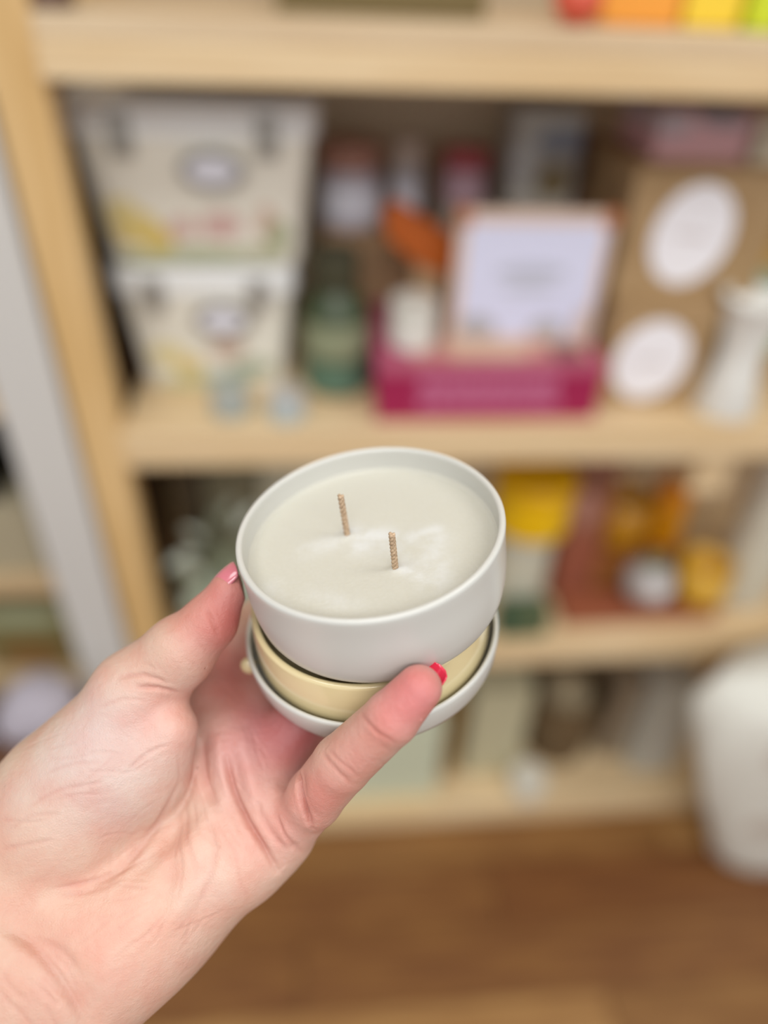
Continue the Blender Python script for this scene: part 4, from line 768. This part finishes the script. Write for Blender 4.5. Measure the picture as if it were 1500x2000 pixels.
  (((-0.03055, 0.11413, 1.24128), (-0.02873, 0.11169, 1.24078), (-0.02695, 0.10945, 1.24000), (-0.02518, 0.10746, 1.23889), (-0.02345, 0.10572, 1.23737)), 0.00042, 7.04234e-05, 0.0656661),
  (((-0.07502, 0.08324, 1.22481), (-0.07298, 0.08200, 1.22369), (-0.07097, 0.08081, 1.22245), (-0.06901, 0.07967, 1.22107), (-0.06712, 0.07862, 1.21945)), 0.0006, 0.000134421, 0.0510096),
  (((-0.07256, 0.07993, 1.22175), (-0.07181, 0.07878, 1.22045), (-0.07104, 0.07769, 1.21903), (-0.07018, 0.07669, 1.21751), (-0.06933, 0.07577, 1.21582)), 0.0006, 0.000110773, 0.0965433),
  (((-0.08422, 0.08250, 1.22487), (-0.08152, 0.08061, 1.22303), (-0.07891, 0.07878, 1.22101), (-0.07646, 0.07699, 1.21868), (-0.07416, 0.07531, 1.21596)), 0.0006, 0.000121913, 0.107242),
  (((-0.07236, 0.08993, 1.22872), (-0.06989, 0.08768, 1.22748), (-0.06764, 0.08549, 1.22599), (-0.06591, 0.08325, 1.22408), (-0.06444, 0.08113, 1.22171)), 0.0006, 0.000109746, 0.105419),
  (((-0.06747, 0.08390, 1.22478), (-0.06588, 0.08230, 1.22320), (-0.06438, 0.08081, 1.22133), (-0.06300, 0.07942, 1.21913), (-0.06173, 0.07816, 1.21652)), 0.0006, 0.000119442, 0.101809),
  (((-0.07392, 0.08517, 1.22609), (-0.07182, 0.08338, 1.22469), (-0.06970, 0.08174, 1.22316), (-0.06737, 0.08042, 1.22156), (-0.06505, 0.07928, 1.21967)), 0.0006, 0.00010006, 0.118992),
  (((-0.07400, 0.09030, 1.22892), (-0.07207, 0.08892, 1.22820), (-0.07018, 0.08756, 1.22742), (-0.06837, 0.08621, 1.22652), (-0.06662, 0.08490, 1.22551)), 0.0006, 0.000160693, 0.0897433),
  (((-0.07355, 0.08368, 1.22504), (-0.07250, 0.08238, 1.22397), (-0.07148, 0.08112, 1.22280), (-0.07045, 0.07993, 1.22154), (-0.06944, 0.07879, 1.22015)), 0.0006, 8.76828e-05, 0.101584),
  (((-0.07093, 0.08482, 1.22568), (-0.06931, 0.08361, 1.22468), (-0.06779, 0.08241, 1.22354), (-0.06649, 0.08117, 1.22218), (-0.06530, 0.07997, 1.22059)), 0.0006, 0.000122939, 0.117254),
  (((-0.08383, 0.08595, 1.22725), (-0.08241, 0.08437, 1.22608), (-0.08093, 0.08288, 1.22489), (-0.07915, 0.08163, 1.22376), (-0.07729, 0.08047, 1.22262)), 0.0006, 0.000117281, 0.0703339),
  (((-0.04117, 0.13970, 1.28263), (-0.04055, 0.13912, 1.28181), (-0.03991, 0.13865, 1.28092), (-0.03914, 0.13835, 1.28003), (-0.03835, 0.13818, 1.27905)), 0.00042, 4.13605e-05, 0.0399649),
  (((-0.04936, 0.14138, 1.28042), (-0.04813, 0.14050, 1.28047), (-0.04695, 0.13974, 1.28037), (-0.04586, 0.13905, 1.28007), (-0.04483, 0.13846, 1.27962)), 0.00042, 4.74995e-05, 0.104332),
  (((-0.03748, 0.14009, 1.28247), (-0.03641, 0.13984, 1.28142), (-0.03537, 0.13975, 1.28016), (-0.03442, 0.13985, 1.27862), (-0.03354, 0.14026, 1.27667)), 0.00042, 3.81328e-05, 0.0827601),
  (((-0.04122, 0.14489, 1.28650), (-0.04031, 0.14411, 1.28628), (-0.03939, 0.14348, 1.28599), (-0.03841, 0.14309, 1.28571), (-0.03740, 0.14282, 1.28539)), 0.00042, 6.37326e-05, 0.11912),
  (((-0.03521, 0.14389, 1.28612), (-0.03410, 0.14320, 1.28498), (-0.03306, 0.14275, 1.28356), (-0.03214, 0.14254, 1.28178), (-0.03131, 0.14268, 1.27955)), 0.00042, 7.1033e-05, 0.098663),
  (((-0.04613, 0.14060, 1.28182), (-0.04494, 0.13940, 1.28103), (-0.04382, 0.13843, 1.27998), (-0.04275, 0.13770, 1.27868), (-0.04175, 0.13721, 1.27710)), 0.00042, 3.00997e-05, 0.107046),
  (((0.00911, 0.11129, 1.27849), (0.00963, 0.11077, 1.27793), (0.01014, 0.11033, 1.27723), (0.01065, 0.10998, 1.27639), (0.01117, 0.10973, 1.27538)), 0.00042, 6.09478e-05, 0.0337062),
  (((0.00575, 0.11224, 1.27582), (0.00644, 0.11125, 1.27511), (0.00716, 0.11045, 1.27415), (0.00796, 0.10983, 1.27297), (0.00879, 0.10945, 1.27145)), 0.00042, 7.87105e-05, 0.0435588),
  (((0.01092, 0.11004, 1.27690), (0.01168, 0.10979, 1.27620), (0.01247, 0.10969, 1.27531), (0.01330, 0.10978, 1.27415), (0.01419, 0.11027, 1.27240)), 0.00042, 3.8814e-05, 0.083888),
  (((0.01338, 0.11053, 1.28160), (0.01415, 0.11024, 1.28125), (0.01492, 0.11005, 1.28071), (0.01564, 0.10998, 1.27983), (0.01638, 0.11008, 1.27864)), 0.00042, 7.70563e-05, 0.0901126),
  (((0.01304, 0.10977, 1.27660), (0.01412, 0.10990, 1.27482), (0.01537, 0.11135, 1.27097), (9334142.44585, 63565575.65976, -97545665.66181), (312311897.15198, 2008808905.23459, -3117432990.06597)), 0.00042, 8.06553e-05, 0.116146),
  (((0.00503, 0.11121, 1.27327), (0.00556, 0.11070, 1.27287), (0.00608, 0.11026, 1.27238), (0.00662, 0.10989, 1.27178), (0.00716, 0.10960, 1.27107)), 0.00042, 3.88192e-05, 0.0500303),
  (((-0.04570, 0.09156, 1.22797), (-0.04458, 0.09302, 1.22909), (-0.04339, 0.09449, 1.23007), (-0.04195, 0.09586, 1.23085), (-0.04042, 0.09719, 1.23159)), 0.00042, 7.63576e-05, 0.060465),
  (((-0.04088, 0.08942, 1.22148), (-0.03888, 0.09112, 1.22276), (-0.03690, 0.09286, 1.22407), (-0.03499, 0.09460, 1.22559), (-0.03308, 0.09631, 1.22730)), 0.00042, 8.03028e-05, 0.0666933),
  (((-0.04082, 0.09253, 1.22675), (-0.03985, 0.09348, 1.22743), (-0.03885, 0.09444, 1.22810), (-0.03780, 0.09536, 1.22873), (-0.03671, 0.09627, 1.22937)), 0.00042, 5.17037e-05, 0.108318),
  (((-0.04507, 0.09216, 1.22838), (-0.04414, 0.09337, 1.22927), (-0.04326, 0.09461, 1.23014), (-0.04251, 0.09592, 1.23105), (-0.04180, 0.09726, 1.23196)), 0.00042, 6.26098e-05, 0.0468276),
  (((-0.04712, 0.09559, 1.23179), (-0.04641, 0.09680, 1.23248), (-0.04576, 0.09807, 1.23314), (-0.04531, 0.09942, 1.23383), (-0.04494, 0.10083, 1.23448)), 0.00042, 4.1256e-05, 0.0748023),
  (((-0.03951, 0.09036, 1.22188), (-0.03874, 0.09170, 1.22376), (-0.03801, 0.09309, 1.22556), (-0.03738, 0.09452, 1.22732), (-0.03678, 0.09599, 1.22903)), 0.00042, 4.14931e-05, 0.126553),
  (((-0.04517, 0.09508, 1.23105), (-0.04356, 0.09667, 1.23190), (-0.04194, 0.09828, 1.23275), (-0.04033, 0.09991, 1.23365), (-0.03870, 0.10153, 1.23462)), 0.00042, 5.93961e-05, 0.0423946),
  (((-0.04788, 0.08929, 1.22624), (-0.04626, 0.09055, 1.22707), (-0.04477, 0.09189, 1.22798), (-0.04365, 0.09342, 1.22914), (-0.04267, 0.09504, 1.23034)), 0.00042, 9.22435e-05, 0.0600548)]
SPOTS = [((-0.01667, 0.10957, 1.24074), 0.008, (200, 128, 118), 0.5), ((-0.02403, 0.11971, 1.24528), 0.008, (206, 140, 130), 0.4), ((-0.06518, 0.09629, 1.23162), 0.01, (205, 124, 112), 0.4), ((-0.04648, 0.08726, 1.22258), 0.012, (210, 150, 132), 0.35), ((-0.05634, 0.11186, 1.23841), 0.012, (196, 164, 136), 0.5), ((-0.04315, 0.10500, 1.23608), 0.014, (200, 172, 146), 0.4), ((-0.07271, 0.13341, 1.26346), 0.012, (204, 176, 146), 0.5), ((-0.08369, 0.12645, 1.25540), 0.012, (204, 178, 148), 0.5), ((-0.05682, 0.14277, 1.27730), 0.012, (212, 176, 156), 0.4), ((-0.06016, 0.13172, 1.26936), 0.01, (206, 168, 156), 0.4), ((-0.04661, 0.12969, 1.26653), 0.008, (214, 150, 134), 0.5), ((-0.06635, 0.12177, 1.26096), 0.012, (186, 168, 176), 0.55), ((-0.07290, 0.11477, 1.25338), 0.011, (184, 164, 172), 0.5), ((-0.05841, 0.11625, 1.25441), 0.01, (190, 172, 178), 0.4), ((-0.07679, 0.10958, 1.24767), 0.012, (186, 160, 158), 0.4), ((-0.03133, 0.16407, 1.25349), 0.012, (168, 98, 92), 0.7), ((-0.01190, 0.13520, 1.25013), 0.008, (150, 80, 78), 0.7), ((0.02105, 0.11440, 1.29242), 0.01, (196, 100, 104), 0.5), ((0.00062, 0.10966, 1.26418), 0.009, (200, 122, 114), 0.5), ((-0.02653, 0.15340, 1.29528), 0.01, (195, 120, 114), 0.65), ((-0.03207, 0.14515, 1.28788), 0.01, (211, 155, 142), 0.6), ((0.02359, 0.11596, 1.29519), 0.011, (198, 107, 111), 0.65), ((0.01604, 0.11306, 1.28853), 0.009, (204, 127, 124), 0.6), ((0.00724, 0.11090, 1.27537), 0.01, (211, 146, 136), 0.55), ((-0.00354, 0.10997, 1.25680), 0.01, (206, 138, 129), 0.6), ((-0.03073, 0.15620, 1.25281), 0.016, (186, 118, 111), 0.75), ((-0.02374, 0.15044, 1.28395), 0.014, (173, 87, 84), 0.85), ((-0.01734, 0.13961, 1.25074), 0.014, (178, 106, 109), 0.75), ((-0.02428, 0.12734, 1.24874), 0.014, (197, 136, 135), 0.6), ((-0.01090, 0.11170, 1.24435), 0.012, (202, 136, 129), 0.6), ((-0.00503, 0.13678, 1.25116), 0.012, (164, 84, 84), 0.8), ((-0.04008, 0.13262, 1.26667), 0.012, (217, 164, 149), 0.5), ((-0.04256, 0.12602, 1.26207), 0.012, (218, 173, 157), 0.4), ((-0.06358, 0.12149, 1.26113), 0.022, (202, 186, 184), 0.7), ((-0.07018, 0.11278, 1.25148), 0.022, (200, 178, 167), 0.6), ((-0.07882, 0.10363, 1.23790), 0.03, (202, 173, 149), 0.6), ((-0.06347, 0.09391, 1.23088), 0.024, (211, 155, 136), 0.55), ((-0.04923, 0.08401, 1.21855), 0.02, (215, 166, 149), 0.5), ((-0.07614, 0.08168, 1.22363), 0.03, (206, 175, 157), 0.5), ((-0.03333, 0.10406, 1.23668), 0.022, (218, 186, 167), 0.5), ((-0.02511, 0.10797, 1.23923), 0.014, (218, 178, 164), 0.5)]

def surface_nets(fn, lo, hi, h):
    n = np.ceil((hi - lo) / h).astype(int) + 1
    V = np.full(tuple(n), 1.0, np.float32)
    B = 14
    diag = h * B * math.sqrt(3) / 2
    nb = [int(math.ceil(k / B)) for k in n]
    cen = np.array([[i, j, k] for i in range(nb[0]) for j in range(nb[1]) for k in range(nb[2])], float)
    cd_ = fn(lo + (cen + 0.5) * B * h)
    for (i, j, k), d in zip(cen.astype(int), cd_):
        s = (slice(i * B, min((i + 1) * B, n[0])), slice(j * B, min((j + 1) * B, n[1])), slice(k * B, min((k + 1) * B, n[2])))
        if abs(d) > diag * 1.3 + 0.006:
            V[s] = d; continue
        g = np.stack(np.meshgrid(*[np.arange(q.start, q.stop) for q in s], indexing='ij'), -1)
        V[s] = fn(lo + g.reshape(-1, 3) * h).reshape(g.shape[:3])
    I = V < 0
    c = np.zeros(tuple(n - 1), np.int8)
    for dx in (0, 1):
        for dy in (0, 1):
            for dz in (0, 1):
                c += I[dx:n[0] - 1 + dx, dy:n[1] - 1 + dy, dz:n[2] - 1 + dz]
    act = (c > 0) & (c < 8)
    idx = -np.ones(act.shape, np.int64); ids = np.argwhere(act); idx[act] = np.arange(len(ids))
    P = lo + (ids + 0.5) * h
    for it in range(5):
        d = fn(P); e = 3e-4
        g = np.stack([fn(P + np.eye(3)[a] * e) - d for a in range(3)], 1) / e
        gl = np.maximum((g * g).sum(1), 0.25)
        step = -(d / gl)[:, None] * g
        ln = np.linalg.norm(step, axis=1, keepdims=True)
        P = P + step * np.minimum(1, h * 0.6 / np.maximum(ln, 1e-9)) * 0.9
    quads = []
    for a in range(3):
        b_, c_ = (a + 1) % 3, (a + 2) % 3
        sl0 = [slice(1, n[q] - 1) for q in range(3)]; sl1 = list(sl0)
        sl0[a] = slice(0, n[a] - 1); sl1[a] = slice(1, n[a])
        A = I[tuple(sl0)]; Bq = I[tuple(sl1)]
        e = np.argwhere(A != Bq)
        ins = A[tuple(e.T)]
        off = np.array([1, 1, 1]); off[a] = 0; e = e + off
        def q(db, dc):
            t = e.copy(); t[:, b_] += db; t[:, c_] += dc; return idx[tuple(t.T)]
        qd = np.stack([q(-1, -1), q(0, -1), q(0, 0), q(-1, 0)], 1)
        qd[~ins] = qd[~ins][:, ::-1]; quads.append(qd)
    Q = np.concatenate(quads); Q = Q[(Q >= 0).all(1)]
    return P, Q

lo = np.array((-0.22043, 0.00007, 1.07657)); hi = np.array((0.04480, 0.21745, 1.30063))
P, Q = surface_nets(hand_sdf, lo, hi, 0.00085)
def hand_normals(P):
    e = 4e-4
    g = np.stack([hand_sdf(P + np.eye(3)[a] * e) - hand_sdf(P - np.eye(3)[a] * e) for a in range(3)], 1)
    return g / np.maximum(np.linalg.norm(g, axis=1, keepdims=True), 1e-9)
# one subdivision so that the creases have room
def subdivide(P, Q):
    nv = len(P)
    E = np.concatenate([Q[:, [0, 1]], Q[:, [1, 2]], Q[:, [2, 3]], Q[:, [3, 0]]]); E.sort(axis=1)
    key, inv = np.unique(E[:, 0] * nv + E[:, 1], return_inverse=True)
    inv = inv.ravel()
    ep = (P[key // nv] + P[key % nv]) / 2; fp = P[Q].mean(1)
    nq = len(Q); e0, e1, e2, e3 = [nv + inv[k * nq:(k + 1) * nq] for k in range(4)]
    f = nv + len(key) + np.arange(nq)
    Q2 = np.concatenate([np.stack([Q[:, 0], e0, f, e3], 1), np.stack([e0, Q[:, 1], e1, f], 1), np.stack([f, e1, Q[:, 2], e2], 1), np.stack([e3, f, e2, Q[:, 3]], 1)])
    return np.concatenate([P, ep, fp]), Q2
P, Q = subdivide(P, Q)
NRM = hand_normals(P)
disp = np.zeros(len(P)); red = np.zeros(len(P))
for pts, wd, dep, rd in CREASES:
    pts = np.array(pts); m_ = len(pts) - 1
    dmin = np.full(len(P), 1.0); tt = np.zeros(len(P))
    near = np.linalg.norm(P - pts.mean(0), axis=1) < (np.linalg.norm(pts - pts.mean(0), axis=1).max() + 6 * wd)
    ii = np.nonzero(near)[0]; Pn = P[ii]
    dm = np.full(len(ii), 1.0); tm = np.zeros(len(ii))
    for k in range(m_):
        a, b_ = pts[k], pts[k + 1]; ab = b_ - a
        t = np.clip(((Pn - a) @ ab) / (ab @ ab), 0, 1); d = np.linalg.norm(Pn - a - t[:, None] * ab, axis=1)
        u = d < dm; dm = np.where(u, d, dm); tm = np.where(u, (k + t) / m_, tm)
    fade = np.clip(np.minimum(tm, 1 - tm) * 5, 0, 1) ** 0.7
    g = np.exp(-(dm / wd) ** 2) * fade
    gs = -0.22 * np.exp(-((dm - 2.2 * wd) / (1.2 * wd)) ** 2) * fade      # the flesh swells beside a fold
    disp[ii] -= dep * (g + gs); red[ii] = np.maximum(red[ii], rd * np.exp(-(dm / (wd * 1.3)) ** 2) * fade)
P = P + NRM * disp[:, None]
base = np.array(srgb((196, 168, 148))[:3]); colr = np.tile(base, (len(P), 1))
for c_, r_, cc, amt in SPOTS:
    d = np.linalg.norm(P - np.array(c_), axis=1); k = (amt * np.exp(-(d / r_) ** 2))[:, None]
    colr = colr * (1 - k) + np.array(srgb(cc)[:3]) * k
k = np.clip(red, 0, 1)[:, None]; colr = colr * (1 - k) + np.array(srgb((176, 104, 90))[:3]) * k
me = bpy.data.meshes.new('hand')
me.vertices.add(len(P)); me.vertices.foreach_set('co', P.astype(np.float32).ravel())
me.loops.add(len(Q) * 4); me.loops.foreach_set('vertex_index', Q.astype(np.int32).ravel())
me.polygons.add(len(Q)); me.polygons.foreach_set('loop_start', np.arange(0, len(Q) * 4, 4, dtype=np.int32))
me.update(calc_edges=True); me.validate(); me.shade_smooth()
ca = me.attributes.new('skin', 'FLOAT_COLOR', 'POINT')
ca.data.foreach_set('color', np.concatenate([colr, np.ones((len(P), 1))], 1).astype(np.float32).ravel())
skin = mat('skin', (232, 196, 176), 0.45, 0.45)
nt, N, L, p = nodes(skin)
p.inputs['Subsurface Weight'].default_value = 0.28; p.inputs['Subsurface Scale'].default_value = 0.0025
p.inputs['Subsurface Radius'].default_value = (1.0, 0.42, 0.28)
aa = N.new('ShaderNodeAttribute'); aa.attribute_name = 'skin'
tc = N.new('ShaderNodeTexCoord')
nn = N.new('ShaderNodeTexNoise'); nn.inputs['Scale'].default_value = 95; nn.inputs['Detail'].default_value = 3
vr = N.new('ShaderNodeTexNoise'); vr.inputs['Scale'].default_value = 38; vr.inputs['Detail'].default_value = 2
L.new(tc.outputs['Object'], nn.inputs[0]); L.new(tc.outputs['Object'], vr.inputs[0])
mr = N.new('ShaderNodeMapRange'); mr.inputs[1].default_value = 0.38; mr.inputs[2].default_value = 0.66; mr.inputs[4].default_value = 0.85
L.new(nn.outputs[0], mr.inputs[0])
m1 = N.new('ShaderNodeMix'); m1.data_type = 'RGBA'; m1.blend_type = 'MULTIPLY'; m1.inputs[7].default_value = (0.97, 0.80, 0.78, 1)
L.new(mr.outputs[0], m1.inputs[0]); L.new(aa.outputs['Color'], m1.inputs[6])
mr3 = N.new('ShaderNodeMapRange'); mr3.inputs[1].default_value = 0.5; mr3.inputs[2].default_value = 0.75; mr3.inputs[4].default_value = 0.35
m2 = N.new('ShaderNodeMix'); m2.data_type = 'RGBA'; m2.blend_type = 'MULTIPLY'; m2.inputs[7].default_value = (0.92, 0.88, 0.98, 1)
L.new(vr.outputs[0], mr3.inputs[0]); L.new(mr3.outputs[0], m2.inputs[0]); L.new(m1.outputs[2], m2.inputs[6])
L.new(m2.outputs[2], p.inputs['Base Color'])
vo = N.new('ShaderNodeTexVoronoi'); vo.inputs['Scale'].default_value = 1300; vo.feature = 'DISTANCE_TO_EDGE'
fn_ = N.new('ShaderNodeTexNoise'); fn_.inputs['Scale'].default_value = 500; fn_.inputs['Detail'].default_value = 4
L.new(tc.outputs['Object'], vo.inputs[0]); L.new(tc.outputs['Object'], fn_.inputs[0])
ad = N.new('ShaderNodeMath'); ad.operation = 'MULTIPLY_ADD'; ad.inputs[1].default_value = 0.4
L.new(vo.outputs['Distance'], ad.inputs[0]); L.new(fn_.outputs[0], ad.inputs[2])
bp = N.new('ShaderNodeBump'); bp.inputs['Strength'].default_value = 0.45; bp.inputs['Distance'].default_value = 0.0006
L.new(ad.outputs[0], bp.inputs['Height']); L.new(bp.outputs[0], p.inputs['Normal'])
me.materials.append(skin)
hand = bpy.data.objects.new('hand', me); COL.objects.link(hand)
tag(hand, 'left hand, palm towards the viewer, holding the candle stack between thumb and little finger', 'hand')

def fingernail(center, axis, normal, length, width, m, label, tipext=0.0):
    """curved plate: axis along the finger towards the tip, normal outwards"""
    ax = Vector(axis).normalized(); nr = Vector(normal); nr = (nr - ax * nr.dot(ax)).normalized(); sd = ax.cross(nr)
    bm = bmesh.new(); NU, NV = 16, 14; R_ = width * 0.56
    top, bot = [], []
    for i in range(NU + 1):
        u = i / NU * 2 - 1; rowt, rowb = [], []
        # rounded outline
        wloc = width / 2 * (1 - 0.30 * max(0, (u - 0.3) / 0.7) ** 2.4 - 0.22 * max(0, (-u - 0.4) / 0.6) ** 2)
        if u > 0.75: wloc *= math.sqrt(max(0.12, 1 - ((u - 0.75) / 0.27) ** 2))
        for j in range(NV + 1):
            v_ = j / NV * 2 - 1; s = wloc * v_; th_ = s / R_
            off = R_ * (math.cos(th_) - 1) - 0.0006 * u * u * 1.5
            c = Vector(center) + ax * (u * length / 2) + sd * (R_ * math.sin(th_)) + nr * off
            rowt.append(bm.verts.new(c)); rowb.append(bm.verts.new(c - nr * 0.0006))
        top.append(rowt); bot.append(rowb)
    for i in range(NU):
        for j in range(NV):
            bm.faces.new((top[i][j], top[i + 1][j], top[i + 1][j + 1], top[i][j + 1]))
            bm.faces.new((bot[i][j], bot[i][j + 1], bot[i + 1][j + 1], bot[i + 1][j]))
    for i in range(NU):
        for j in (0, NV): bm.faces.new((top[i][j], top[i + 1][j], bot[i + 1][j], bot[i][j]))
    for j in range(NV):
        for i in (0, NU): bm.faces.new((top[i][j], top[i][j + 1], bot[i][j + 1], bot[i][j]))
    return obj('fingernail', bm, m, hand, smooth=True, label=label)
pink_nail = mat('pink_varnish', (204, 116, 128), 0.12, coat=0.8)
red_nail = mat('red_varnish', (226, 48, 78), 0.15, coat=0.8)
for args in (((-0.02914, 0.15785, 1.29573), (59.12943, 33.10986, 51.14145), (-0.65256, -0.02776, 0.77246), 0.012, 0.0098, 0), ((0.02807, 0.12453, 1.28596), (56.07556, 31.52368, 48.65993), (0.55764, 0.31389, -0.82645), 0.0112, 0.0086, 1), ((0.02077, 0.21165, 1.23511), (119.73647, -3.75594, 12.20946), (0.08913, 0.84849, -0.53115), 0.0115, 0.01, 1), ((0.04004, 0.20094, 1.23222), (109.99660, 3.17554, 19.76522), (0.08913, 0.84849, -0.53115), 0.0115, 0.01, 1), ((0.04240, 0.17943, 1.23922), (100.25673, 10.10702, 27.32098), (0.08913, 0.84849, -0.53115), 0.0115, 0.01, 1),):
    fingernail(args[0], args[1], args[2], args[3], args[4], red_nail if args[5] else pink_nail, 'red varnished nail' if args[5] else 'pale pink varnished nail')
